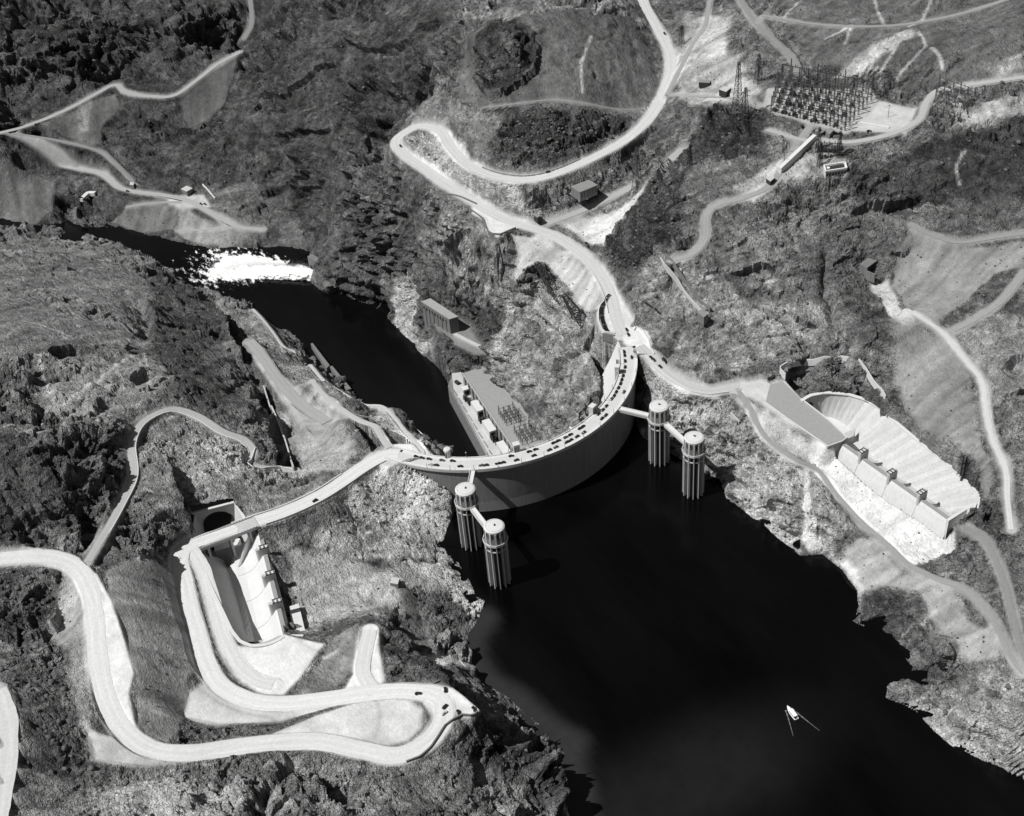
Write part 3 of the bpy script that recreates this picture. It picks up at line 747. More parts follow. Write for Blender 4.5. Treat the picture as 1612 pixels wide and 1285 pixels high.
# ---- kinds of ground: polygon in the survey, own tone, roughness of relief, share of rounded knobs, edge width
REG = [
 # tone, craggy, knobs, feather
 (.075, 1.0, .05, 25, [(-60,-60),(400,-60),(760,-60),(700,60),(640,190),(560,220),(560,330),(480,400),(300,380),(100,340),(-60,345)]),
 (.062, .10, .0, 3, [(280,152),(312,128),(345,104),(374,88),(368,120),(355,165),(330,190),(300,205),(285,180)]),
 (.085, .15, .0, 4, [(60,198),(120,172),(165,152),(182,145),(190,165),(165,200),(160,230),(120,220),(70,208)]),
 (.17, .2, .0, 4, [(122,168),(145,158),(140,205),(124,210)]),
 (.095, .15, .0, 5, [(-40,262),(60,268),(92,280),(86,330),(60,352),(-40,345)]),
 (.11, .15, .0, 4, [(195,330),(240,325),(285,322),(272,362),(225,368),(170,352)]),
 (.20, .15, .0, 5, [(285,322),(340,350),(410,365),(380,384),(300,388),(278,372),(272,362)]),
 (.13, .5, .2, 12, [(310,300),(400,280),(480,350),(490,385),(420,385),(400,365),(340,345)]),
 (.165, .35, .1, 14, [(-60,380),(60,385),(170,400),(240,450),(230,540),(150,545),(60,560),(-60,590)]),
 (.085, .7, .1, 14, [(240,420),(330,470),(360,540),(350,600),(380,650),(300,650),(200,600),(230,540)]),
 (.20, .4, .1, 12, [(100,570),(240,560),(280,600),(240,640),(180,670),(90,660),(60,620)]),
 (.085, .9, .1, 14, [(-60,660),(60,690),(200,690),(205,760),(130,830),(90,850),(-60,850)]),
 (.24, .8, .2, 12, [(235,665),(310,662),(390,700),(395,730),(460,740),(560,700),(600,720),(540,755),(440,800),(330,800),(300,760),(240,720)]),
 (.42, .7, .1, 7, [(330,690),(385,700),(385,730),(372,765),(330,740),(300,760),(290,690)]),
 (.22, .35, .1, 8, [(400,480),(455,530),(480,560),(560,640),(610,650),(600,700),(560,680),(500,660),(430,560),(390,500)]),
 (.33, .35, .1, 7, [(560,650),(600,645),(650,690),(690,712),(660,715),(600,700)]),
 (.24, .25, .0, 6, [(440,640),(470,650),(520,655),(560,690),(540,745),(470,745)]),
 (.25, .3, .0, 5, [(420,610),(440,650),(460,738),(450,740),(418,640)]),
 (.68, .32, .0, 7, [(600,732),(640,738),(722,790),(700,835),(640,820),(560,815),(545,790),(570,760)]),
 (.34, .8, .1, 8, [(560,815),(640,820),(700,835),(700,880),(640,880),(560,880),(480,850),(500,830)]),
 (.24, .3, .0, 8, [(440,850),(520,870),(600,890),(700,900),(740,930),(730,960),(690,930),(640,930),(600,975),(520,970),(480,1000),(455,900)]),
 (.46, .5, .1, 6, [(640,885),(705,885),(745,925),(762,950),(750,965),(725,960),(690,915),(650,905)]),
 (.11, .15, .1, 5, [(628,925),(690,930),(735,970),(738,1000),(690,1000),(650,1010),(632,960)]),
 (.13, .5, .8, 8, [(640,925),(700,930),(720,960),(725,1000),(680,990)]),
 (.45, .15, .0, 4, [(652,1022),(700,1030),(736,1044),(737,1052),(700,1048),(668,1042)]),
 (.21, .08, .0, 5, [(165,905),(200,888),(285,895),(300,960),(322,1050),(300,1090),(290,1130),(270,1172),(232,1165),(208,1130),(200,1080),(208,1060),(195,1000),(175,945)]),
 (.24, .2, .0, 6, [(95,905),(135,915),(140,1000),(142,1090),(160,1150),(150,1190),(120,1120),(105,1050),(80,990),(95,950)]),
 (.13, .5, .9, 8, [(-60,1035),(60,1040),(100,1060),(120,1110),(145,1170),(130,1210),(70,1240),(30,1220),(20,1120),(-60,1090)]),
 (.13, .6, .5, 8, [(-60,885),(60,890),(92,900),(85,940),(65,970),(60,1000),(-60,985)]),
 (.16, .3, .3, 8, [(345,925),(362,985),(385,1045),(405,1068),(390,1080),(360,1050),(340,990),(330,930)]),
 (.17, .25, .0, 6, [(465,1085),(480,1060),(510,1010),(570,985),(555,1060),(530,1085),(470,1100),(440,1100)]),
 (.23, .6, .5, 12, [(-60,1240),(140,1215),(300,1200),(500,1180),(620,1205),(680,1180),(740,1150),(800,1200),(880,1240),(890,1330),(-60,1330)]),
 (.36, .5, .2, 16, [(160,1235),(270,1215),(400,1230),(360,1290),(250,1330),(100,1330)]),
 (.09, 1.3, .5, 6, [(600,975),(625,970),(655,1020),(700,1050),(760,1110),(840,1190),(890,1290),(850,1290),(790,1220),(735,1180),(740,1140),(756,1122),(720,1085),(690,1070),(640,1050),(600,1030)]),
 # Nevada side
 (.095, 1.3, .1, 14, [(560,230),(625,245),(700,310),(780,370),(810,400),(800,560),(700,590),(600,500),(490,440),(500,390)]),
 (.24, 1.1, .2, 12, [(700,310),(780,350),(820,380),(800,460),(740,470),(700,400),(650,330)]),
 (.27, 1.0, .2, 10, [(800,460),(900,430),(960,500),(975,560),(925,670),(870,680),(790,570)]),
 (.40, .8, .1, 6, [(618,430),(650,440),(665,540),(690,575),(650,560),(620,520)]),
 (.40, .6, .0, 2, [(797,470),(806,470),(797,520),(782,600),(776,600),(790,520)]),
 (.29, .10, .0, 3, [(808,362),(850,368),(905,400),(940,440),(958,465),(945,490),(925,490),(905,470),(880,440),(865,420),(850,415),(812,445),(800,440),(806,400)]),
 (.42, .9, .3, 8, [(628,222),(690,205),(735,265),(790,300),(850,300),(900,320),(850,350),(780,335),(700,285),(650,250)]),
 (.44, .7, .1, 6, [(650,190),(700,185),(740,255),(790,285),(740,262),(705,225),(690,200)]),
 (.075, .9, 1.0, 7, [(765,240),(790,190),(850,170),(905,175),(1000,185),(990,210),(930,240),(870,262),(815,275),(780,262)]),
 (.085, .25, .05, 8, [(720,60),(850,20),(1000,30),(1035,80),(1035,150),(1000,180),(930,170),(850,160),(760,180),(720,150)]),
 (.055, 1.1, .5, 6, [(750,60),(780,30),(820,30),(845,60),(840,100),(800,145),(760,140),(745,100)]),
 (.18, .5, .1, 8, [(690,150),(760,170),(780,200),(760,245),(720,190),(650,190),(640,170)]),
 (.16, .9, .9, 6, [(820,290),(900,275),(960,265),(960,290),(900,320),(860,345),(830,330)]),
 (.33, .15, .0, 6, [(870,345),(960,330),(1040,280),(1060,240),(1075,250),(1030,320),(980,350),(950,385),(930,385)]),
 (.065, .9, 1.0, 6, [(950,390),(985,340),(1040,280),(1075,245),(1090,290),(1080,350),(1050,390),(1000,420),(970,430)]),
 (.26, .35, .05, 8, [(1075,20),(1130,30),(1160,100),(1150,160),(1060,165),(1060,110)]),
 (.30, .2, .0, 12, [(1112,30),(1150,25),(1155,75),(1180,120),(1200,150),(1150,155),(1125,120),(1110,80)]),
 (.10, .3, .1, 10, [(1170,-60),(1700,-60),(1700,130),(1560,135),(1460,130),(1380,120),(1330,110),(1280,110),(1250,60)]),
 (.30, .3, .0, 6, [(1310,118),(1400,55),(1428,45),(1435,52),(1410,75),(1350,112),(1325,122)]),
 (.24, .3, .1, 12, [(1555,100),(1700,80),(1700,110),(1570,122)]),
 (.25, .3, .0, 12, [(1520,170),(1560,160),(1700,140),(1700,180),(1600,195),(1540,200),(1500,200)]),
 (.16, .7, .4, 10, [(1085,255),(1150,200),(1230,230),(1300,280),(1260,330),(1200,420),(1130,440),(1080,400)]),
 (.07, 1.0, .5, 10, [(1130,180),(1200,180),(1210,230),(1150,250),(1090,260),(1040,280),(1070,230)]),
 (.26, .3, .0, 8, [(1140,300),(1240,250),(1290,235),(1330,250),(1330,275),(1250,290),(1180,320)]),
 (.06, .7, .3, 10, [(1320,280),(1400,262),(1460,225),(1520,205),(1700,190),(1700,330),(1560,320),(1440,330),(1360,320)]),
 (.15, .6, .4, 12, [(1200,420),(1300,320),(1430,330),(1700,330),(1700,370),(1500,380),(1415,370),(1410,410),(1380,440),(1320,480),(1220,470)]),
 (.16, .1, .0, 4, [(1436,358),(1470,378),(1510,390),(1700,375),(1700,420),(1560,435),(1500,490),(1455,520),(1400,450),(1412,400)]),
 (.26, .7, .4, 10, [(1000,430),(1100,420),(1200,470),(1330,480),(1330,540),(1200,590),(1100,605),(1040,570),(1000,520)]),
 (.42, .8, .2, 8, [(1015,560),(1060,600),(1140,620),(1180,650),(1160,720),(1100,690),(1060,650),(1020,640),(1012,600)]),
 (.30, .9, .3, 8, [(1060,650),(1180,650),(1230,715),(1290,740),(1340,830),(1300,870),(1220,840),(1140,780),(1080,720)]),
 (.55, .5, .0, 5, [(1155,775),(1185,770),(1215,800),(1240,840),(1260,870),(1240,862),(1200,830),(1160,800)]),
 (.42, .2, .0, 3, [(1255,740),(1275,740),(1280,790),(1268,835),(1300,865),(1275,872),(1250,850),(1262,800)]),
 (.30, .15, .0, 5, [(1150,618),(1200,635),(1290,705),(1310,730),(1290,735),(1240,715),(1200,690),(1175,650)]),
 (.60, .16, .0, 3, [(1283,700),(1318,698),(1400,765),(1500,832),(1512,858),(1495,880),(1440,890),(1385,846),(1330,796),(1284,745)]),
 (.22, .12, .0, 6, [(1320,880),(1350,845),(1390,855),(1440,905),(1500,930),(1560,990),(1580,1040),(1500,1040),(1470,990),(1440,960),(1400,940),(1345,940)]),
 (.11, 1.0, .4, 6, [(1350,945),(1400,930),(1440,945),(1450,1000),(1480,1050),(1440,1050),(1400,1010),(1350,985)]),
 (.22, .6, .6, 10, [(1400,1080),(1500,1070),(1700,1060),(1700,1300),(1600,1230),(1500,1180),(1440,1120)]),
 (.30, .5, .4, 12, [(1440,1110),(1500,1100),(1700,1180),(1700,1300),(1600,1220),(1500,1170)]),
 (.155, .12, .0, 8, [(1395,500),(1430,490),(1480,525),(1530,590),(1550,680),(1575,780),(1560,790),(1530,750),(1470,690),(1420,650),(1400,560)]),
 (.20, .4, .2, 8, [(1240,570),(1300,565),(1400,600),(1400,650),(1500,730),(1480,720),(1390,640),(1340,580)]),
 (.13, .35, .8, 8, [(1260,630),(1255,590),(1300,572),(1340,580),(1392,625),(1385,640),(1340,618),(1290,618)]),
 (.28, .12, .0, 3, [(1370,442),(1398,440),(1428,487),(1445,508),(1420,512),(1385,472)]),
 (.20, .6, .2, 12, [(1450,520),(1500,500),(1700,500),(1700,900),(1600,850),(1590,740),(1560,640),(1500,540)]),
]
TN = np.full(Z.shape, .15); CR = np.full(Z.shape, 1.0); KN = np.full(Z.shape, .25)
core = (GT > 480) & (GT < 2300) & (np.abs(GS) < .62)
warpx = 9*fbm(GX/30, GY/30, Z/30, 3, 5); warpy = 9*fbm(GX/30, GY/30, Z/30, 3, 6)
STK = np.zeros(Z.shape)
g0, g1 = np.gradient(Z); h0, h1 = np.gradient(GX); k0, k1 = np.gradient(GY)
anx = k0*g1-g0*k1; any_ = g0*h1-h0*g1
for tone, cr, kn, fe, poly in REG:
    P = [ground(*c) for c in poly]
    X_ = GX+warpx*min(1.6, fe/6); Y_ = GY+warpy*min(1.6, fe/6)
    m = inside(P, X_, Y_)
    D, _ = seg_dist([p[:2] for p in P], X_, Y_, True, fe+5)
    sd = np.where(m, np.minimum(D, 50), -np.minimum(D, 50))
    k = sstep(sd, -fe*.7, fe*.7)
    TN = TN*(1-k)+tone*k; CR = CR*(1-k)+cr*k; KN = KN*(1-k)+kn*k
    STK *= (1-k)
    if cr < .36 and k.sum() > 50:       # run-off streaks down the fall line of a smooth slope
        mx, my = (anx*k).sum(), (any_*k).sum(); l = math.hypot(mx, my)+1e-9; mm = k > .02
        cc = (GX[mm]*(-my)+GY[mm]*mx)/l+.25*warpx[mm]; cd = (GX[mm]*mx+GY[mm]*my)/l
        STK[mm] += k[mm]*(.7*fbm(cc/7, cd/120, 0*cc, 3, 410, .6)+.35*fbm(cc/20, cd/60, 0*cc, 3, 420))
PATHS = [[(1375,-5),(1392,38)],[(1470,-5),(1452,32),(1430,42)],[(1425,55),(1405,85),(1388,110),(1385,128)],[(1446,50),(1458,72),(1435,98),(1412,122)],[(1465,75),(1480,90),(1483,108)],[(1590,95),(1640,72)],
 [(1365,100),(1352,118)],[(1372,104),(1360,120)],[(1382,106),(1370,122)],[(1392,108),(1380,124)],[(1358,98),(1350,112)],[(1500,140),(1488,165)],[(1512,140),(1500,165)],[(1524,138),(1512,160)],[(1534,138),(1524,158)],
 [(1300,62),(1340,40),(1330,70)],[(1260,0),(1235,28)],[(1430,320),(1490,322)],[(1520,235),(1505,262),(1510,290)],
 [(-20,680),(60,660),(140,612),(200,565),(228,555)],[(-20,682),(80,676),(205,675)],[(60,560),(80,620)],[(228,555),(236,610)],[(40,505),(110,530)],[(20,580),(60,560),(120,575)],
 [(1030,580),(1055,640)],[(850,10),(920,12),(1000,15)],[(930,60),(915,100),(918,145)],[(120,1285),(230,1240),(300,1225)],[(300,1285),(350,1240),(390,1225)],[(510,1035),(530,1025)],[(1420,1000),(1470,960)],
 [(160,240),(185,262),(215,290)],[(240,1120),(300,1140)],[(1180,640),(1165,700),(1200,740),(1230,760)],[(1240,760),(1250,830),(1245,850)]]
for pa in PATHS:
    P = [ground(*c)[:2] for c in pa]; D, _ = seg_dist(P, GX+warpx*.12, GY+warpy*.12, False, 8)
    k = (1-sstep(D, .6, 2.6))*.75; TN = TN*(1-k)+.34*k; CR = CR*(1-k*.5)
# water-stained band and pale dust beside graded ground
for rd in ROADS.values():
    w = rd['w']; D, _ = seg_dist(rd['line'], GX, GY, False, w+12)
    D = D+.16*(warpx+warpy)*np.minimum(1, w/4); k = (1-sstep(D, w-.6, w+1.5+w*.28))*.9
    TN = TN*(1-k)+rd['tone']*k*.70
for pd, tn in PADS:
    P = [pt(c) for c in pd]; m = inside(P, GX+warpx*.3, GY+warpy*.3); D, _ = seg_dist([p[:2] for p in P], GX+warpx*.3, GY+warpy*.3, True, 9)
    k = sstep(np.where(m, D, -D), -4.0, 2.0); TN = TN*(1-k)+tn*k*.95

# ---- relief: crags, ledges, rounded knobs, gullies; pushed out along the surface so that cliffs break up too
gz = Z.copy()
dzt, dzs = np.gradient(Z)
dxt, dxs = np.gradient(GX); dyt, dys = np.gradient(GY)
nx = dyt*dzs-dzt*dys; ny = dzt*dxs-dxt*dzs; nz = dxt*dys-dyt*dxs
ln_ = np.sqrt(nx*nx+ny*ny+nz*nz)+1e-9
sg = np.sign(nz); nx, ny, nz = nx/ln_*sg, ny/ln_*sg, nz/ln_*sg
steep = 1-nz
mask = (1-FLAT)*sstep(GT, 60, 400)
wx = 10*vnoise(GX/42, GY/42, Z/42, 31); wy = 10*vnoise(GX/42, GY/42, Z/42, 32)
X1, Y1, Z1 = GX+wx, GY+wy, Z+.5*wx
big = fbm(X1/95, Y1/95, Z1/95, 4, 40, .5, True)
rid = fbm(X1/38, Y1/38, Z1/38, 4, 48, .55, True)
# jointed rock: tilted beds, seen as diagonal ledges on the Nevada cliffs
tx = (X1*.80+Y1*.35+Z1*.48)/17; ty = (-X1*.45+Y1*.85)/60; tz = (-X1*.40+Z1*.86)/60
beds = fbm(tx, ty, tz, 4, 60, .55, True)
med = fbm(X1/13, Y1/13, Z1/13, 3, 80, .55, True)
w1, w2, wc, wt_ = worley(X1/19, Y1/17, Z1/13, 90)
knob1 = 1-np.clip(w1, 0, 1)**2*1.6 + .6*(wc-.5)
v1, v2, vc, vt_ = worley((X1+3*med)/7.5, (Y1+2*beds)/6.8, Z1/5, 97)
knob2 = 1-np.clip(v1, 0, 1)**2*1.6 + .7*(vc-.5)
#blk = np.clip((w2-w1)*3.0, 0, 1)
fine = fbm(GX/5.2, GY/5.2, Z/5.2, 3, 120, .6)
far = 1+.5*sstep(GT, 1300, 1900)
wide = sstep(DN, 1, 32)*.85+.15
# rock comes in outcrops: some ground is scree or slope wash, some is bare crag
outc = sstep(fbm(X1/70, Y1/70, Z1/70, 4, 55, .55), -.05, .30)
ck = CR*(.30+.85*outc); sm = CR*(.14+.80*outc)
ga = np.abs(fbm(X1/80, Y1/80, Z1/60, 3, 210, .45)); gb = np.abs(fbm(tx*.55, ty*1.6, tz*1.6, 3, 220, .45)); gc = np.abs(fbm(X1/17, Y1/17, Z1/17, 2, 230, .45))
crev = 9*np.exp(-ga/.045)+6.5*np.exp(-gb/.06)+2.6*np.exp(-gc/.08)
q1 = (.30*X1+.18*Y1+Z1+9*fbm(X1/60, Y1/60, Z1/60, 3, 240))/15.0
fr = q1-np.floor(q1); terr = (sstep(fr, .0, .30)-fr)*15.0*.62*np.clip(steep*3, .25, 1)
q2 = (.25*X1-.2*Y1+Z1+5*fbm(X1/30, Y1/30, Z1/30, 2, 250))/5.5
fr2 = q2-np.floor(q2); terr2 = (sstep(fr2, .0, .35)-fr2)*5.5*.5*np.clip(steep*3, .2, 1)
fl2 = 1+.9*sstep(GT, 1300, 1900); nr = 1-.45*sstep(GT, 1300, 1800)
u1, u2, uc, ut_ = worley((X1*.8-Y1*.5+2*med)/4.3, (X1*.5+Y1*.8)/3.0, Z1/3.0, 111)
farF = sstep(GT, 1250, 1650)
disp = wide*ck*(fl2*16*(big-.35)+fl2*10*(rid-.3)+terr-crev*fl2+7.5*wt_*(1+.4*farF)+3*(wc-.5)) + sm*(5.0*(1-.7*farF)*(beds-.25)*np.minimum(.35+steep*2.0, 1.3) + 2.2*(med-.25)*nr + terr2*(1-farF)*.8 + (3.6*vt_+2.0*(vc-.5))*(1-.7*farF) + (1.5*ut_+.7*(uc-.5))*(1-farF) - 1.4*np.exp(-gc/.1))
disp += KN*(.42+.36*sstep(GT, 850, 1150))*(4.0*(knob1-.35)+2.4*(knob2-.3)+4.0*wt_+3.4*vt_+1.6*ut_+3.0*(wc-.5)-3.0*np.exp(-gc/.1)) + .8*fine*np.clip(ck+KN, .12, 1.6)
# small gullies on smooth talus
disp += .35*fbm(GX/12, GY/12, Z/90, 3, 140)*(CR < .5)
shore = np.minimum(sstep(np.abs(Z-LAKE), 0, 5)+.25, 1)
shore = np.where(GY > 60, 1, shore)
# ---- scarps and ravines of this canyon, each a line with its drop; the low ground lies to the right of the line
SCARPS = [
 (13,[(40,95),(110,118),(165,120),(205,90),(218,55)]),(11,[(228,64),(290,52),(345,42),(372,72)]),(13,[(272,212),(300,207),(330,212)]),(9,[(120,20),(170,60),(200,80)]),
 (15,[(540,62),(600,78),(650,52),(705,22)]),(13,[(425,215),(480,202),(530,196)]),(11,[(395,302),(440,292),(470,302),(520,280)]),(12,[(570,130),(620,150),(660,120)]),(12,[(415,150),(460,140),(500,110),(540,100)]),
 (6,[(742,112),(768,150),(802,142),(838,112),(850,66)]),(8,[(560,300),(600,330),(640,345)]),(10,[(1108,218),(1138,191),(1162,196),(1192,206),(1204,218)]),(8,[(1060,300),(1040,275),(1062,232)]),
 (16,[(388,575),(370,540),(352,505),(322,476)]),(12,[(443,735),(425,695),(407,645),(392,600)]),(13,[(134,868),(126,830),(106,790),(98,768)]),(8,[(120,682),(160,692),(206,688)]),(12,[(306,835),(295,790),(276,748),(262,722)]),
 (9,[(200,600),(232,590),(262,600)]),(9,[(20,812),(60,838),(92,838)]),(8,[(60,560),(110,548),(160,560)]),(10,[(215,470),(240,500),(235,535)]),(9,[(130,640),(165,632),(205,640)]),(9,[(300,455),(280,440),(255,418)]),
 (15,[(890,1270),(846,1212),(802,1172),(764,1130)]),(13,[(756,1122),(716,1082),(680,1052),(642,1012),(608,974)]),(9,[(548,1292),(526,1250),(506,1214),(470,1192)]),(7,[(330,1262),(290,1238),(238,1236)]),(7,[(770,1250),(740,1200),(735,1165)]),
 (10,[(1560,590),(1585,572),(1625,548)]),(16,[(1229,588),(1262,579),(1300,572)]),(8,[(1352,975),(1385,955),(1420,940)]),(8,[(1470,1010),(1440,985),(1415,950)]),(9,[(1330,335),(1400,318),(1460,300)]),(8,[(1140,430),(1190,415),(1240,440)]),
 (8,[(1225,470),(1250,500),(1300,520)]),(9,[(1000,470),(1040,490),(1060,520)]),(12,[(1360,430),(1372,440),(1390,425)]),(7,[(1090,730),(1130,760),(1150,780)]),(8,[(1180,800),(1230,790),(1270,800)]),(9,[(40,1000),(90,985),(95,940)]),
 (11,[(640,430),(665,470),(660,510)]),(10,[(830,480),(870,520),(880,570)]),(9,[(760,400),(740,440),(745,480)]),(10,[(850,600),(890,560),(900,520)]),(9,[(960,230),(1010,205),(1040,195)]),(8,[(890,300),(915,290),(950,280)]),
]
RAVINES = [(20,8,[(558,162),(551,210),(546,250),(538,292)]),(12,6,[(380,75),(378,60),(384,50)]),(10,6,[(700,170),(712,120),(720,60)]),(9,5,[(1300,400),(1296,450),(1302,500)]),(10,6,[(1090,370),(1060,420),(1050,470)]),(9,5,[(1270,770),(1262,820),(1252,850)]),(8,5,[(60,600),(120,590),(180,610)]),(11,6,[(470,1190),(430,1230),(420,1290)]),(9,5,[(812,372),(806,420),(802,470)]),(10,6,[(620,300),(650,380),(640,450)]),(8,5,[(700,430),(735,500),(730,540)]),(8,5,[(880,230),(930,215),(985,200)])]
sx_ = GX+.7*warpx+3*beds; sy_ = GY+.7*warpy+3*med
for h_, ln in SCARPS:
    if ln[0][1] < 310 and ln[0][0] < 680: h_ *= .62
    P = [ground(*c)[:2] for c in ln]
    D, _ = seg_dist(P, sx_, sy_, False, 48)
    m = D < 45
    if not m.any(): continue
    x = sx_[m]; y = sy_[m]; bd_ = np.full(x.shape, 1e9); sg_ = np.zeros(x.shape); ends = np.ones(x.shape)
    for a, b in zip(P[:-1], P[1:]):
        e = np.array(b)-np.array(a); L2_ = e@e; tt = ((x-a[0])*e[0]+(y-a[1])*e[1])/L2_; t = np.clip(tt, 0, 1)
        d = np.hypot(x-a[0]-t*e[0], y-a[1]-t*e[1]); c = d < bd_; bd_ = np.where(c, d, bd_)
        sg_ = np.where(c, np.sign((x-a[0])*e[1]-(y-a[1])*e[0]), sg_)
    fade = np.ones(x.shape)
    for q in (P[0], P[-1]): fade *= sstep(np.hypot(x-q[0], y-q[1]), 2, 22)
    dz = np.where(sg_ < 0, .55*np.exp(-bd_/15), -.75*np.exp(-(bd_/17)**2))*h_*1.35*fade*(.75+.25*sstep(np.abs(bd_), 0, 3))
    disp[m] += dz
for h_, w0_, ln in RAVINES:
    P = [ground(*c)[:2] for c in ln]
    D, _ = seg_dist(P, sx_, sy_, False, 40)
    disp -= h_*1.3*np.exp(-(D/w0_)**1.5)*(D < 39)
disp *= mask*np.where(INLAKE | INRIV, 0.1, shore)
nx2 = nx*.85; ny2 = ny*.85
TX = GX+nx2*disp; TY = GY+ny2*disp; TZ = Z+disp*np.maximum(nz, .25)
TZ = np.where(INLAKE, np.minimum(TZ, LAKE-.4), TZ)
TZ = np.where(INRIV, np.minimum(TZ, RIVER-.4), TZ)
# nothing stands out of the upstream face
clr = (FLAT < .5) & (GY < -30) & (np.hypot(GX, GY) < 153.0) & (np.abs(GX) < 140)
TZ = np.where(clr & (np.hypot(GX, GY) > 118), np.minimum(TZ, np.minimum(seat-3, -2)), TZ)
TX = np.where(PITM, GX, TX); TY = np.where(PITM, GY, TY); TZ = np.where(PITM, -52.0, TZ)
FL2 = FLAT > .98
ZG = np.where(FL2, Z, TZ)            # what things stand on

# ---- tone: varnish patches and pale veins by kind of rock; crevice shade painted in
varn = fbm(X1/48, Y1/48, Z1/48, 5, 160, .62)
CRT = CR*(1-sstep(FLAT, .1, .8))
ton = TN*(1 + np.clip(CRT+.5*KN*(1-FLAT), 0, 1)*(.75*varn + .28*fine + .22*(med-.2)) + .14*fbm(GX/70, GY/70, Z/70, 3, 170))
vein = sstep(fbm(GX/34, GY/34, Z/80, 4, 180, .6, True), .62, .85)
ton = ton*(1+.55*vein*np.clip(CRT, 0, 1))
ton = ton*(1-.30*np.exp(-ga/.05)*np.clip(CR, 0, 1))  # shade of the crevices darkened into the tone
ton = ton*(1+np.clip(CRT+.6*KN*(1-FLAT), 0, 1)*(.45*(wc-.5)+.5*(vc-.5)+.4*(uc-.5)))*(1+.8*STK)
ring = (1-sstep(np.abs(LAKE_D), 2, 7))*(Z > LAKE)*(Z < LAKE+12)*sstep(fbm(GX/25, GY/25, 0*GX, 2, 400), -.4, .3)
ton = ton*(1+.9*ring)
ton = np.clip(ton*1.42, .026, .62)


def grid_mesh(name, X, Y, Z_, tones, extra=None, skip=None):
    nt, ns = X.shape
    me = bpy.data.meshes.new(name)
    co = np.empty((nt*ns, 3), np.float32); co[:, 0] = X.ravel(); co[:, 1] = Y.ravel(); co[:, 2] = Z_.ravel()
    i = np.arange((nt-1)*ns).reshape(nt-1, ns)[:, :-1]
    q = np.stack([i, i+1, i+ns+1, i+ns], -1)[..., ::-1]
    if skip is not None: q = q[~skip]
    q = q.reshape(-1, 4)
    me.vertices.add(len(co)); me.vertices.foreach_set('co', co.ravel())
    me.loops.add(q.size); me.loops.foreach_set('vertex_index', q.ravel().astype(np.int32))
    me.polygons.add(len(q)); me.polygons.foreach_set('loop_start', np.arange(0, q.size, 4, dtype=np.int32))
    me.polygons.foreach_set('loop_total', np.full(len(q), 4, np.int32))
    me.polygons.foreach_set('use_smooth', np.ones(len(q), bool))
    me.update(calc_edges=True)
    for nm, arr in tones.items():
        a = me.attributes.new(nm, 'FLOAT', 'POINT'); a.data.foreach_set('value', arr.ravel().astype(np.float32))
    return me


# drop the cells that lie wholly under the pits' concrete
pc = PITM[:-1, :-1] & PITM[1:, :-1] & PITM[:-1, 1:] & PITM[1:, 1:]
PORT0, PORT1 = at(307, 807, 5), at(367, 790, 6)        # mouth of the Arizona spillway tunnel
pany = PITM[:-1, :-1] | PITM[1:, :-1] | PITM[:-1, 1:] | PITM[1:, 1:]
Dp, _ = seg_dist([PORT0[:2]*.93+PORT1[:2]*.07, PORT1[:2]*.93+PORT0[:2]*.07], GX[:-1, :-1], GY[:-1, :-1], False, 12)
pc = pc | (pany & (Dp < 3.2))

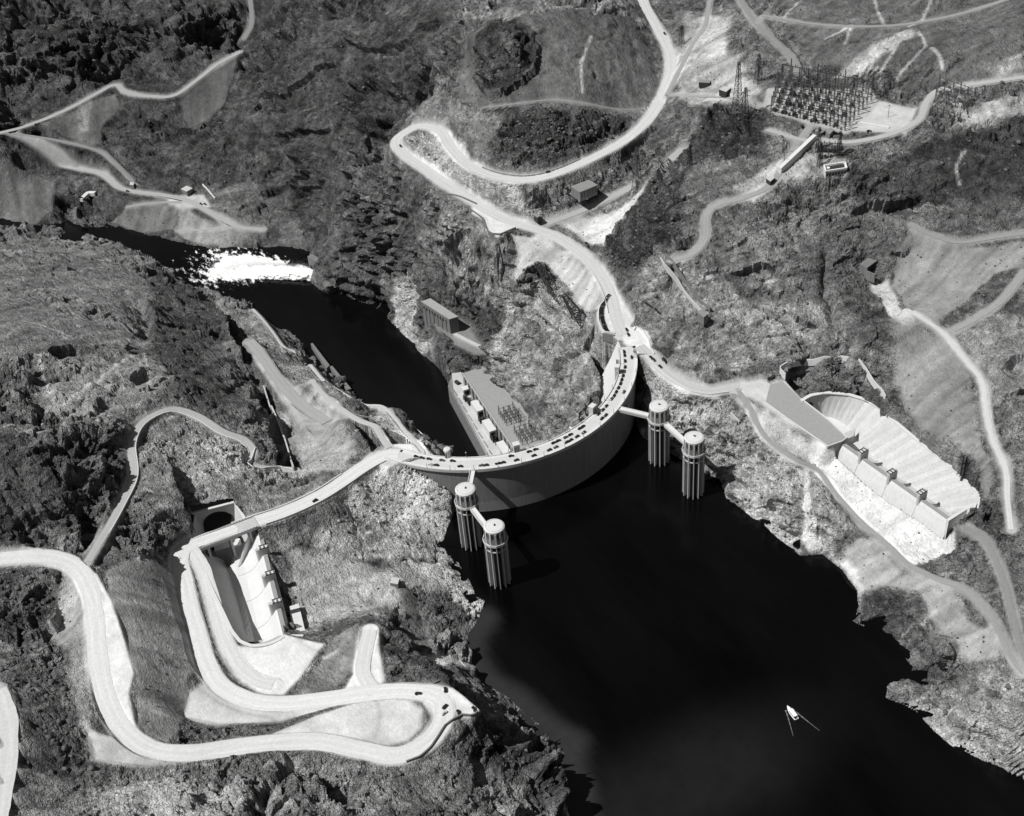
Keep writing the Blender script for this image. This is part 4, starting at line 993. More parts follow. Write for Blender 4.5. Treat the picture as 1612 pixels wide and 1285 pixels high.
# ---- ground material: tone of the place, grain, pebbles, dry scrub and cracks
def ground_mat():
    m, nt, b = node_mat('desert_rock')
    at_ = N(nt, 'ShaderNodeAttribute', attribute_name='tone').outputs['Fac']
    cr_ = N(nt, 'ShaderNodeAttribute', attribute_name='crag').outputs['Fac']
    geo = nt.nodes.new('ShaderNodeNewGeometry')
    n1 = noise(nt, .16, 5, .7); n2 = noise(nt, .5, 4, .7); n3 = noise(nt, 2.6, 2, .6)
    f = mathn(nt, 'MULTIPLY', mrange(nt, n1, .32, .68, .68, 1.36), mrange(nt, noise(nt, .07, 4, .6), .32, .68, .72, 1.32))
    g = mrange(nt, n2, .3, .7, .76, 1.26)
    h = mrange(nt, n3, .3, .7, .85, 1.15)
    k = mathn(nt, 'MULTIPLY', mathn(nt, 'MULTIPLY', f, g), h)
    # less grain on graded ground
    k = mathn(nt, 'ADD', mathn(nt, 'MULTIPLY', mathn(nt, 'SUBTRACT', k, 1.0), mrange(nt, cr_, 0, .5, .30, 1.0)), 1.0)
    # dry brush: small dark tufts in drifts
    vo = N(nt, 'ShaderNodeTexVoronoi', i_Scale=.21); nt.links.new(geo.outputs['Position'], vo.inputs['Vector'])
    tuft = mrange(nt, vo.outputs['Distance'], .16, .30, 1.0, 0.0)
    drift = mrange(nt, noise(nt, .03, 4, .6), .47, .60, 0.0, 1.0)
    tu = mathn(nt, 'MULTIPLY', mathn(nt, 'MULTIPLY', tuft, drift), mrange(nt, cr_, .05, .25, 0.0, .45))
    k = mathn(nt, 'MULTIPLY', k, mathn(nt, 'SUBTRACT', 1.0, tu))
    # bedding streaks
    s = mrange(nt, noise(nt, .5, 5, .65, None, (1.0, .22, .5, 0, .5, .5)), .35, .7, .78, 1.24)
    s = mathn(nt, 'ADD', mathn(nt, 'MULTIPLY', mathn(nt, 'SUBTRACT', s, 1.0), mrange(nt, cr_, .2, .9, 0.0, 1.0)), 1.0)
    v = mathn(nt, 'MULTIPLY', mathn(nt, 'MULTIPLY', at_, k), s)
    cc = nt.nodes.new('ShaderNodeCombineColor')
    for i in range(3): nt.links.new(v, cc.inputs[i])
    nt.links.new(cc.outputs[0], b.inputs['Base Color'])
    b.inputs['Roughness'].default_value = .95; b.inputs['Specular IOR Level'].default_value = .1
    hgt = mathn(nt, 'ADD', mathn(nt, 'MULTIPLY', noise(nt, .30, 6, .62), 7.5), mathn(nt, 'MULTIPLY', mathn(nt, 'ABSOLUTE', mathn(nt, 'SUBTRACT', noise(nt, .12, 5, .6, None, (1.3, .45, .8, 0, .5, .4)), .5)), -9.0))
    vd = N(nt, 'ShaderNodeTexVoronoi', i_Scale=.42); vd.feature = 'DISTANCE_TO_EDGE'; nt.links.new(geo.outputs['Position'], vd.inputs['Vector'])
    hgt = mathn(nt, 'ADD', hgt, mrange(nt, vd.outputs['Distance'], 0, .16, -1.1, 0))
    hgt = mathn(nt, 'MULTIPLY', hgt, mrange(nt, cr_, 0.0, .7, .06, 1.0))
    bp = N(nt, 'ShaderNodeBump', i_Strength=1.0, i_Distance=1.0)
    nt.links.new(hgt, bp.inputs['Height']); nt.links.new(bp.outputs[0], b.inputs['Normal'])
    return m


crag_attr = np.clip((CR*.9+KN*.6)*(1-FLAT), 0, 1.3)
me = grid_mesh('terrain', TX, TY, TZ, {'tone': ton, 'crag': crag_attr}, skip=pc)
M_GROUND = ground_mat()
fl_ = (crag_attr[:-1, :-1] < .28)
me.polygons.foreach_set('use_smooth', fl_[~pc].ravel())
terrain = link('terrain', me, M_GROUND); tag(terrain, 'rugged desert canyon walls, talus and graded dirt on both sides of the river', kind='structure')


# ---- roads: strips of packed gravel on the graded benches
def road_mat(name, tone):
    m, nt, b = node_mat(name)
    e = N(nt, 'ShaderNodeAttribute', attribute_name='across').outputs['Fac']      # -1..1 across the road
    a = mathn(nt, 'ABSOLUTE', e)
    w = mrange(nt, mathn(nt, 'ABSOLUTE', mathn(nt, 'SUBTRACT', a, .42)), .0, .30, 1.05, .97)   # wheel tracks
    al = N(nt, 'ShaderNodeAttribute', attribute_name='along').outputs['Fac']
    cv = nt.nodes.new('ShaderNodeCombineXYZ'); nt.links.new(mathn(nt, 'MULTIPLY', e, 4.0), cv.inputs[0]); nt.links.new(mathn(nt, 'MULTIPLY', al, .03), cv.inputs[1])
    st = mrange(nt, noise(nt, 1.2, 4, .6, cv.outputs[0]), .3, .7, .93, 1.07)
    g = mrange(nt, noise(nt, .5, 5, .7), .3, .7, .90, 1.10)
    v = mathn(nt, 'MULTIPLY', mathn(nt, 'MULTIPLY', mathn(nt, 'MULTIPLY', w, st), g), tone)
    cc = nt.nodes.new('ShaderNodeCombineColor')
    for i in range(3): nt.links.new(v, cc.inputs[i])
    nt.links.new(cc.outputs[0], b.inputs['Base Color']); b.inputs['Roughness'].default_value = .95
    b.inputs['Specular IOR Level'].default_value = .15
    return m


def road(name, line, w, tone, lift=.28):
    L = np.array(line); n = len(L)
    d = np.gradient(L, axis=0); d[:, 2] = 0; d /= np.linalg.norm(d, axis=1)[:, None]+1e-9
    side = np.stack([d[:, 1], -d[:, 0], 0*d[:, 0]], 1)
    off = np.linspace(-1, 1, 5)
    ii = np.arange(n)*1.0
    jl = w*(1+.13*vnoise(ii*.31, 0*ii+.5, 0*ii, 501)+.06*vnoise(ii*1.1, 0*ii+.5, 0*ii, 503)); jr = w*(1+.13*vnoise(ii*.31, 0*ii+9.5, 0*ii, 505)+.06*vnoise(ii*1.1, 0*ii+3.5, 0*ii, 507))
    wd = np.where(off[None, :] < 0, jl[:, None], jr[:, None])
    P = L[:, None, :]+side[:, None, :]*(off[None, :]*wd)[..., None]
    P[..., 2] += lift-.10*np.abs(off)[None, :]
    me = grid_mesh(name, P[..., 0], P[..., 1], P[..., 2], {'across': np.tile(off, (n, 1)), 'along': np.tile(np.arange(n)[:, None]*4.0, (1, 5))})
    o = link(name, me, road_mat(name, tone)); tag(o, kind='structure')
    if me.polygons[0].normal.z < 0: me.flip_normals()
    return o


for i_, (nm, rd) in enumerate(ROADS.items()):
    road(nm, rd['line'], rd['w'], rd['tone'], .22+.012*i_)

# ---------------------------------------------------------------- water
def water_mat(name, base=.006, rough=.12):
    m, nt, b = node_mat(name)
    paleness = N(nt, 'ShaderNodeAttribute', attribute_name='paleness').outputs['Fac']
    foam = N(nt, 'ShaderNodeAttribute', attribute_name='foam').outputs['Fac']
    s = mathn(nt, 'MULTIPLY', paleness, mrange(nt, noise(nt, .05, 4, .6), .3, .7, .8, 1.2))
    v = mathn(nt, 'ADD', mathn(nt, 'MULTIPLY', s, .022), mathn(nt, 'MULTIPLY', mrange(nt, noise(nt, .012, 5, .6, None, (1, .3, 1, 0, 0, .5)), .3, .7, .4, 2.4), base))
    fn = mathn(nt, 'ADD', foam, mathn(nt, 'MULTIPLY', mathn(nt, 'SUBTRACT', noise(nt, .16, 7, .72, None, (1, .45, 1, 0, 0, .2)), .5), 3.0))
    ff = mrange(nt, fn, .52, .74, 0, 1)
    ff = mathn(nt, 'MULTIPLY', ff, mrange(nt, foam, .02, .12, 0, 1), clamp=True)
    v = mathn(nt, 'ADD', mathn(nt, 'MULTIPLY', v, mathn(nt, 'SUBTRACT', 1.0, ff)), mathn(nt, 'MULTIPLY', ff, .8))
    cc = nt.nodes.new('ShaderNodeCombineColor')
    for i in range(3): nt.links.new(v, cc.inputs[i])
    nt.links.new(cc.outputs[0], b.inputs['Base Color'])
    nt.links.new(mathn(nt, 'ADD', mathn(nt, 'MULTIPLY', ff, .7), rough), b.inputs['Roughness'])
    b.inputs['IOR'].default_value = 1.33; b.inputs['Specular IOR Level'].default_value = .4
    bp = N(nt, 'ShaderNodeBump', i_Strength=.35, i_Distance=.25)
    nt.links.new(noise(nt, .5, 4, .6), bp.inputs['Height']); nt.links.new(bp.outputs[0], b.inputs['Normal'])
    return m


def sheet(name, x0, x1, y0, y1, z, step, paleness=None, foam=None, keep=None):
    xs = np.arange(x0, x1, step); ys = np.arange(y0, y1, step)
    X, Y = np.meshgrid(xs, ys, indexing='xy')
    s = paleness(X, Y) if paleness else np.zeros(X.shape); f = foam(X, Y) if foam else np.zeros(X.shape)
    me = grid_mesh(name, X, Y, np.full(X.shape, z), {'paleness': s, 'foam': f}, skip=(~keep(X, Y))[:-1, :-1] if keep else None)
    if me.polygons[0].normal.z < 0: me.flip_normals()
    return me


bank = [at(u, v, LAKE)[:2] for u, v in [(755,975),(737,1000),(738,1040),(760,1075),(800,1100),(850,1140),(890,1175),(893,1195),(900,1240),(905,1300)]]
pale_patch = at(1080, 1240, LAKE)


def lake_paleness(X, Y):
    D, _ = seg_dist(bank, X, Y, False, 60)
    D = D+6*vnoise(X/30, Y/30, 0*X, 3)
    c = np.hypot((X-pale_patch[0])/150, (Y-pale_patch[1])/62)
    return 1.15*(1-sstep(D, 8, 24))*.9 + .42*(1-sstep(c, .1, 1.2))  # silty shallows along the bank, plus a broad faintly paler patch


lk = sheet('lake', -560, 700, -1500, -60, LAKE, 6.0, lake_paleness, None, lambda X, Y: np.hypot(X, Y) > 140)
lake = link('lake', lk, water_mat('lake_water', .0015)); tag(lake, kind='structure')
jet0 = at(497, 428, RIVER); jet1 = at(345, 418, RIVER)


def river_foam(X, Y):
    d = (jet1-jet0)[:2]; L = np.linalg.norm(d); d = d/L
    t = ((X-jet0[0])*d[0]+(Y-jet0[1])*d[1])/L; s = (X-jet0[0])*(-d[1])+(Y-jet0[1])*d[0]
    s = s+5*vnoise(X/12, Y/12, 0*X, 9)
    w = 9+18*np.clip(t, 0, 1)
    body = (1-sstep(np.abs(s)/w, .6, 1.3))*sstep(t, -.02, .02)*(1-sstep(t, .75, 1.15))
    return np.clip(body*1.1+.60*(1-sstep(np.abs(s)/(w*2.2), .4, 1.4))*sstep(t, .1, .5)*(1-sstep(t, .95, 1.7)), 0, 1.2)


rv = sheet('river', -500, 200, -60, 1500, RIVER, 5.0, None, river_foam)
river = link('river', rv, water_mat('river_water', .002)); tag(river, kind='structure')

# ================================================================ CONCRETE WORKS
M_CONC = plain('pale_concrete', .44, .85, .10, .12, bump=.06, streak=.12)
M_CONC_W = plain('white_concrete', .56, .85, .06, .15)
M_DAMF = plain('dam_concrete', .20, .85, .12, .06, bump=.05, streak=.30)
M_WALLS = [plain('basin_concrete', v, .85, .10, .12, bump=.06, streak=.22) for v in (.47, .44, .50)]
M_WEIR = plain('weir_concrete', .54, .85, .08, .1, bump=.05, streak=.18)
M_DECK = plain('deck_paving', .50, .9, .08, .2)
M_GREYR = plain('roof_gravel', .27, .95, .10, .25, bump=.05)
M_DARKC = plain('weathered_shaded_concrete', .17, .9, .16, .15, streak=.3)
M_DARK = plain('dark_steel', .035, .6, .15, .5)
M_STEEL = plain('grey_steel', .11, .55, .15, .5, metal=.3)
M_BLACK = plain('unlit_opening', .012, .9, .1, .5)  # near-black slabs: the shade inside openings is put into the colour
M_GLASS = plain('window_glass', .03, .12, .1, .5)
M_CAR = plain('black_car_paint', .02, .22, .1, .5, local=True)
M_CARG = plain('grey_car_paint', .09, .25, .1, .5, local=True)
M_CARL = plain('cream_car_paint', .5, .3, .1, .5, local=True)
M_TYRE = plain('tyre_rubber', .02, .9, .1, 1, local=True)
M_WOOD = plain('weathered_wood', .16, .9, .2, .6)
M_WHITE = plain('white_paint', .75, .6, .05, .5)


def pol(r, a, z):
    """a: degrees clockwise from the upstream axis"""
    t = math.radians(a); return (r*math.sin(t), -r*math.cos(t), z)


RU, RD = 152.4, 138.4


def arc_solid(mb, prof, a0, a1, n=64):
    """prof: closed list of (radius, z)"""
    m = len(prof); vs = []; fs = []
    for i in range(n+1):
        a = a0+(a1-a0)*i/n
        vs += [pol(r, a, z) for r, z in prof]
    for i in range(n):
        for k in range(m):
            l = (k+1) % m; fs.append((i*m+k, (i+1)*m+k, (i+1)*m+l, i*m+l))
    fs.append(tuple(range(m))); fs.append(tuple(n*m+k for k in reversed(range(m))))
    mb.add(vs, fs)


DA0, DA1 = -61.0, 66.0
dam = empty('dam', (0, 0, 0), 0, 'great curved white concrete arch dam closing the canyon, with a road along its crest', 'dam')
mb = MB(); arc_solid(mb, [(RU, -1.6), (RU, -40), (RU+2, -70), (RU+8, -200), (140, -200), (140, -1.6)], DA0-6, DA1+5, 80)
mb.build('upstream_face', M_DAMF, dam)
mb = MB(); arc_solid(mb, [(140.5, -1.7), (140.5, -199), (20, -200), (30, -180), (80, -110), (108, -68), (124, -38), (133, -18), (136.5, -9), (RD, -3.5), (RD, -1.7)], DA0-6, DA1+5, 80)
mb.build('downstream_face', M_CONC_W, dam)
mb = MB(); arc_solid(mb, [(RD-1.4, -3.2), (RU+.2, -3.2), (RU+1.9, -2.2), (RU+1.9, 0), (RD-1.4, 0)], DA0, DA1, 80)
mb.build('crest_deck', M_CONC, dam)
mb = MB(); arc_solid(mb, [(RD+2.6, 0.01), (RU-1.6, 0.01), (RU-1.6, .06), (RD+2.6, .06)], DA0+.3, DA1-.3, 80)
mb.build('crest_road', M_DECK, dam)
mb = MB(); arc_solid(mb, [(RU+1.1, 0), (RU+1.9, 0), (RU+1.9, 1.25), (RU+1.1, 1.25)], DA0, DA1-7.5, 80); mb.build('parapet', M_CONC_W, dam)
mb = MB(); arc_solid(mb, [(RD-1.4, 0), (RD-.7, 0), (RD-.7, 1.2), (RD-1.4, 1.2)], DA0+4, DA1-2, 80); mb.build('parapet', M_CONC_W, dam)
mb = MB(); arc_solid(mb, [(RU-1.6, 0), (RU+1.1, 0), (RU+1.1, .22), (RU-1.6, .22)], DA0, DA1-7.5, 80); mb.build('sidewalk', M_CONC_W, dam)
mb = MB(); arc_solid(mb, [(RD-.7, 0), (RD+2.6, 0), (RD+2.6, .22), (RD-.7, .22)], DA0+4, DA1-2, 80); mb.build('sidewalk', M_CONC_W, dam)
# pale, sun-struck apron of the downstream face near the Nevada abutment is the same wall seen from above

ORD = ['first', 'second', 'third', 'fourth', 'fifth', 'sixth', 'seventh', 'eighth', 'ninth', 'tenth', 'eleventh', 'twelfth', 'thirteenth', 'fourteenth', 'fifteenth', 'sixteenth', 'seventeenth', 'eighteenth', 'nineteenth', 'twentieth', 'twenty-first', 'twenty-second', 'twenty-third', 'twenty-fourth', 'twenty-fifth', 'twenty-sixth', 'twenty-seventh', 'twenty-eighth', 'twenty-ninth', 'thirtieth', 'thirty-first', 'thirty-second', 'thirty-third', 'thirty-fourth', 'thirty-fifth', 'thirty-sixth', 'thirty-seventh', 'thirty-eighth', 'thirty-ninth', 'fortieth']

# ---- four elevator and utility towers on the downstream parapet
def crest_tower(u, v, label, kind, w=5.6):
    p = at(u, v, 2); a = math.degrees(math.atan2(p[0], -p[1]))
    q = pol(RD-2.2, a, 0)
    t = empty('crest_tower', q, math.radians(a), label, 'tower', 'small towers along the downstream parapet')
    if kind == 'round':
        MB().lathe([(2.6, -22), (2.6, 7.2), (3.1, 7.2), (3.3, 8.4), (2.9, 9.6), (0.05, 9.9)], 20).build('shaft', M_CONC_W, t)
        for k in (-1, 0, 1):
            MB().box((math.sin(k*.5-2.4)*2.55, math.cos(k*.5-2.4)*2.55, 2.5), (.7, .7, 7), -(k*.5-2.4)).build('window', M_GLASS, t)
        MB().box((1.2, 2.2, 1.4), (1.4, 1, 2.8)).build('door', M_DARK, t)
    else:
        MB().box((0, 0, -8), (w, w*.85, 32)).build('shaft', M_CONC, t)
        MB().box((0, 0, 8.35), (w+.5, w*.85+.5, .7)).build('roof', M_CONC_W, t)
        for k in (-1, 0, 1): MB().box((k*w*.28, -w*.425-.04, 2.6), (.8, .2, 6.6)).build('window', M_GLASS, t)
        MB().box((w/2+.04, 0, 1.4), (.2, 1.4, 2.8)).build('door', M_DARK, t)
        MB().box((0, w*.425+.05, 3.2), (1.0, .2, 6)).build('window', M_GLASS, t)
    return t


crest_tower(705, 716, 'white round-headed tower on the parapet near the Arizona end of the dam', 'round')
crest_tower(815, 712, 'square tower with white roof on the parapet above the powerhouse end', 'box')
crest_tower(935, 648, 'square dark-sided tower on the parapet where the crest bends to the right', 'box')
crest_tower(978, 585, 'square tower on the parapet nearest the Nevada end of the dam', 'box', 4.8)

# stairs and machine rails hung on the lit downstream face
def on_face(r, a, z): return Vector(pol(r, a, z))
t = empty('stair_gallery', pol(RD-4, 56, -4), 0, 'long narrow stair gallery on the downstream face below the Nevada end of the parapet', 'gallery')
o = Vector(pol(RD-4, 56, -4))
for k, (a0, a1) in enumerate([(50.5, 54.5), (55.5, 59.5)]):
    mb = MB()
    P = [Vector(pol(RD-3.2, a0+(a1-a0)*i/6, -3.2))-o for i in range(7)]
    mb.sweep(P, [(-1.3, 0), (1.3, 0), (1.3, .5), (-1.3, .5)]); mb.build('landing', M_DARKC, t)
    mb = MB(); mb.sweep(P, [(-1.3, .5), (-1.1, .5), (-1.1, 1.5), (-1.3, 1.5)]); mb.build('railing', M_STEEL, t)

# lamp standards along the parapets
lamp = None; LAMPC = 0
def lamp_at(a, inner, label):
    global lamp
    r = RD-1.0 if inner else RU+1.5
    if lamp is None:
        lamp = empty('lamp_post', pol(r, a, 1.2), math.radians(a), label, 'lamp post', 'lamp posts along the dam parapets')
        MB().box((0, 0, .25), (.9, .9, .5)).build('pedestal', M_CONC_W, lamp)
        MB().lathe([(.22, .5), (.14, 5.0)], 8).build('pole', M_STEEL, lamp)
        MB().lathe([(.1, 5.0), (.42, 5.3), (.42, 5.7), (.05, 6.1)], 10).build('globe', M_WHITE, lamp)
        return
    c = copy_tree(lamp); c.location = pol(r, a, 1.2); c.rotation_euler = (0, 0, math.radians(a)); c['label'] = label


for k in range(14):
    lamp_at(-48+k*7.9, True, f'{ORD[k]} lamp post from the Arizona end on the downstream parapet')
for k in range(14):
    lamp_at(-45+k*7.9, False, f'{ORD[k]} lamp post from the Arizona end on the lake-side parapet')

# ---------------------------------------------------------------- intake towers
TW = [(-98.98, -165.39), (-99.99, -218.38), (98.98, -165.39), (99.99, -218.38)]
def intake_tower(x, y, label, rz):
    t = empty('intake_tower', (x, y, 0), rz, label, 'intake tower', 'four round intake towers standing in the lake')
    MB().lathe([(6.6, -135), (6.6, -1)], 24).build('shaft', M_DARK, t)
    for k in range(12):
        a = 2*math.pi*k/12; c, s = math.cos(a), math.sin(a)
        MB().bar((8.6*c, 8.6*s, -135), (8.6*c, 8.6*s, -1.6), 1.0, 4.0).build('fin', M_CONC, t) if False else None
        mb = MB(); mb.box((8.2*c, 8.2*s, -68), (3.2, .75, 133), a); mb.build('fin', M_CONC, t)
    for zb in (-8,):
        mb = MB()
        for k in range(12):
            a = 2*math.pi*(k+.5)/12
            mb.box((8.9*math.cos(a), 8.9*math.sin(a), zb), (.7, 3.6, 1.0), a)
        mb.build('brace_ring', M_CONC, t)
    MB().lathe([(8.6, -1.7), (10.7, -1.2), (10.7, 0), (10.1, .0)], 12).build('gallery', M_CONC_W, t)
    MB().lathe([(10.1, -.2), (10.7, -.2), (10.7, 1.15), (10.3, 1.15), (10.1, -.2)], 12).build('parapet', M_CONC_W, t)
    MB().lathe([(10.2, -.3), (0.1, -.29)], 12).build('walkway', M_CONC_W, t)
    MB().lathe([(8.9, 0), (7.9, 12.6)], 36).build('housing', M_DARKC, t)
    for k in range(12):
        a = 2*math.pi*k/12
        mb = MB(); mb.box((8.45*math.cos(a), 8.45*math.sin(a), 6.2), (1.1, 1.5, 12.4), a, .96); mb.build('pilaster', M_CONC, t)
        b = a+math.pi/12
        mb = MB(); mb.box((8.22*math.cos(b), 8.22*math.sin(b), 6.4), (.3, 1.1, 8.6), b); mb.build('window', M_GLASS, t)
    rf = MB().lathe([(8.0, 12.5), (8.7, 12.9), (8.7, 14.3), (8.3, 14.5), (7.9, 14.9), (.05, 15.5)], 40).build('roof', M_CONC_W, t)
    MB().lathe([(7.3, 14.95), (7.3, 15.12), (7.0, 15.14), (7.0, 14.98)], 40).build('roof_ring', M_CONC, rf)
    MB().box((.3, .4, 15.75), (1.5, 1.3, .7)).build('hatch', M_DARK, rf)
    mb = MB(); mb.box((-.9, .5, 15.65), (.7, .7, .5)); mb.build('vent', M_DARK, rf)
    return t


names = ['round white-topped intake tower nearer the dam on the left, Arizona side', 'round white-topped intake tower farther out in the lake on the left', 'round white-topped intake tower nearer the dam on the right, Nevada side', 'round white-topped intake tower farthest from the dam on the right']
for (x, y), l in zip(TW, names): intake_tower(x, y, l, math.atan2(y, x))


def bridge(a, b, label, w=4.6):
    a = Vector(a); b = Vector(b); d = (b-a).normalized(); m = (a+b)/2
    rz = math.atan2(d.y, d.x); L = (b-a).length
    t = empty('footbridge', m, rz, label, 'bridge', 'concrete bridges leading out to the intake towers')
    mb = MB(); mb.box((0, 0, -.5), (L, w, .9)); mb.build('deck', M_CONC_W, t)
    for s in (-1, 1):
        MB().box((0, s*w*.34, -2.0), (L, .6, 2.0)).build('girder', M_CONC, t)
        MB().box((0, s*(w/2-.2), .5), (L, .4, 1.1)).build('parapet', M_CONC_W, t)
    return t


for k, (i, j) in enumerate([(0, 1), (2, 3)]):
    sgn = -1 if k == 0 else 1
    side = 'left' if k == 0 else 'right'
    A = Vector((TW[i][0], TW[i][1], 0)); B = Vector((TW[j][0], TW[j][1], 0))
    ang_ = -29.7 if k == 0 else 29.7
    F = Vector(pol(RU+1.9, ang_, 0)); d = (A-F).normalized()
    bridge(F, A-d*10.6, f'short pale bridge from the dam crest to the near intake tower on the {side}')
    d = (B-A).normalized()
    bridge(A+d*10.6, B-d*10.6, f'white bridge linking the two intake towers on the {side}')

# ================================================================ SPILLWAYS
def loft(name, A, B, mat, parent, thick=None, flip=False):
    """a ruled surface between two lines of equal count, with thickness downwards/backwards"""
    mb = MB(); n = len(A)
    vs = [tuple(a) for a in A]+[tuple(b) for b in B]
    mb.add(vs, [(i, i+1, n+i+1, n+i) for i in range(n-1)])
    return mb.build(name, mat, parent)


def resample(P, n):
    P = np.array(P, float); L = np.concatenate([[0], np.cumsum(np.linalg.norm(np.diff(P, axis=0), axis=1))])
    s = np.linspace(0, L[-1], n)
    return np.stack([np.interp(s, L, P[:, k]) for k in range(P.shape[1])], 1)


def local(P, o):
    return [tuple(np.array(p)-np.array(o)) for p in P]


def pier(t, c, along, out, zt, zb, label=None):
    """streamlined gate pier with a railed top platform; along: unit vector of the weir, out: unit vector to the lake"""
    along = Vector((along[0], along[1], 0)); out = Vector((out[0], out[1], 0)); c = Vector(c)
    pts = []
    for k in range(9):
        a = math.pi*k/8
        pts.append(c-out*4-out*2.6*math.sin(a)+along*1.6*math.cos(a))
    for k in range(9):
        a = math.pi*k/8
        pts.append(c+out*3.4+out*1.3*math.sin(a)-along*1.6*math.cos(a))
    xy = [(p.x, p.y) for p in pts]
    MB().prism(xy, zb, zt).build('pier', M_CONC, t)
    rz = math.atan2(out.y, out.x)
    q = c+out*.8
    pf = MB().box((q.x, q.y, zt+.3), (8.2, 4.4, .6), rz).build('platform', M_CONC_W, t)
    for s in (-1, 1):
        o = along*s*2.1
        MB().box((q.x+o.x, q.y+o.y, zt+1.1), (8.0, .25, 1.0), rz).build('railing', M_DARK, pf)
    for s in (-1, 0, 1):
        o = out*s*3.2
        MB().box((q.x+o.x, q.y+o.y, zt+1.0), (1.1, 2.8, .8), rz).build('hoist_box', M_DARKC, pf)
    # float well and its stub arm on the lake side
    q = c+out*6.2
    MB().box((q.x, q.y, zb+5.2), (3.2, 3.2, 3.2), rz).build('float_well', M_DARK, t)
    q = c+out*4
    MB().box((q.x, q.y, zb+5.0), (1.5, 1.0, 1.2), rz).build('stub_arm', M_CONC, t)


def weir(t, mids, sign, zc, zin, zout, ext0, ext1):
    """ogee weir through the three mid piers, gates between; sign: side of the lake in x"""
    m0, m1, m2 = [np.array(m)[:2] for m in mids]
    d = (m2-m0)/np.linalg.norm(m2-m0); pitch = np.linalg.norm(m2-m0)/2
    out = np.array([-d[1], d[0]]);  out = out if out[0]*sign > 0 else -out
    prof = [(-26, zin), (-19, zin+.4), (-14, zin+2.4), (-9, zin+6.5), (-5, zc-5), (-2.5, zc-1.2), (0, zc), (2.2, zc-.7), (3.6, zc-3.0), (4.8, zc-6), (5.2 if sign > 0 else 10.5, zout)]  # lake face flared on the Nevada side to catch more sun
    ends = [m0-d*ext0, m0, m1, m2, m2+d*ext1]
    for k in range(4):
        a, b = ends[k], ends[k+1]
        vs = []
        n = len(prof)
        for e in (a+d*.15, b-d*.15):
            for s, z in prof:
                q = e+out*s; vs.append((q[0], q[1], z))
            for s in (5.2 if sign > 0 else 10.5, -26):
                q = e+out*s; vs.append((q[0], q[1], min(zin, zout)-2))
        w = n+2
        fs = [(i, i+1, w+i+1, w+i) for i in range(n-1)]+[(n-1, n, w+n, w+n-1), (tuple(range(w))), tuple(w+i for i in reversed(range(w)))]
        MB().add(vs, fs).build('weir_section', M_WEIR if sign < 0 else M_CONC_W, t)
        # drum gate leaf lying on the crest
        c = (a+b)/2; L = np.linalg.norm(b-a)
        MB().box((c[0]+out[0]*.6, c[1]+out[1]*.6, zc+.35), (L-4.2, 3.4, .7), math.atan2(d[1], d[0])).build('drum_gate', M_GREYR, t)
    for c in (m0, m1, m2):
        pier(t, (c[0], c[1], 0), d, out, zc+7.0, zout)
    return d, out, ends


# ---- Arizona spillway
AZO = at(360, 930, 0)
azs = empty('spillway', (0, 0, 0), 0, 'deep concrete spillway trough with gate piers and dark left wall, inside the left road loop', 'spillway')
rimA = resample([at(*c) for c in AZ_RIM], 30)
toeA = resample([at(*c) for c in [(352,882,-30),(359,896,-24),(372,940,-22),(383,985,-19),(391,1013,-14),(405,1014,-8),(425,1008,-6),(440,1000,-5)]], 30)
for k in range(0, 29):
    A = rimA[k:k+2].copy(); B = toeA[k:k+2].copy()
    e = (A[1]-A[0])*.012; f = (B[1]-B[0])*.012
    mb = MB(); a0, a1, b0, b1 = A[0]+e, A[1]-e, B[0]+f, B[1]-f
    nrm = np.cross(a1-a0, b0-a0); nrm /= np.linalg.norm(nrm)+1e-9
    h = nrm*.8 if nrm[2] < 0 else -nrm*.8
    mb.add([a0, a1, b1, b0, a0+h, a1+h, b1+h, b0+h], [(0, 1, 2, 3), (7, 6, 5, 4), (0, 4, 5, 1), (1, 5, 6, 2), (2, 6, 7, 3), (3, 7, 4, 0)])
    mb.build('wall_panel', M_CONC, azs)
mb = MB(); mb.sweep([tuple(p+np.array([0, 0, -.5])) for p in rimA], [(-1.0, 0), (1.6, 0), (1.6, .9), (-1.0, .9)]); mb.build('coping', M_CONC_W, azs)
dA, oA, eA = weir(azs, [(-269.8, -124.2), (-276.4, -155.3), (-283, -187.4)], 1, -3.6, -21, -20, 36, 33)
# floor of the trough, from the weir's foot to the wall's foot, and the lip towards the tunnel
floor_pts = [at(359,896,-24), at(372,940,-22), at(383,985,-19), at(391,1013,-14), at(440,1000,-14)]
foot = [eA[4]+(-oA)*24, eA[3]+(-oA)*24, eA[2]+(-oA)*24, eA[1]+(-oA)*24, eA[0]+(-oA)*18]
L1 = resample([tuple(p) for p in floor_pts[:4]]+[tuple(floor_pts[3]*.5+floor_pts[4]*.5)], 16)[::-1]
L2 = resample([(f[0], f[1], -21.1) for f in foot], 16)
loft('trough_floor', L1, L2, M_CONC_W, azs)
R1 = [at(440,1001,9), at(448,999,6)]
# end wall by the weir's south end, with a wing wall
q0 = at(410,1016,9); q1 = at(447,1000,6); q2 = at(478,1003,4); q3 = at(516,1013,0)
for a, b in ((q1, q2), (q2, q3)):
    m_ = (a+b)/2; d_ = b-a
    MB().box((m_[0], m_[1], m_[2]-13), (np.hypot(d_[0], d_[1]), 1.6, 28), math.atan2(d_[1], d_[0])).build('wing_wall', M_CONC_W, azs)
# lake-side apron slabs
for (uv, z) in (([(425,832),(446,838),(450,862),(433,868)], -12), ([(455,955),(470,950),(482,1000),(462,1000)], -13)):
    P = [at(u, v, z) for u, v in uv]
    MB().prism([(p[0], p[1]) for p in P], z-8, z).build('apron_slab', M_CONC_W, azs)
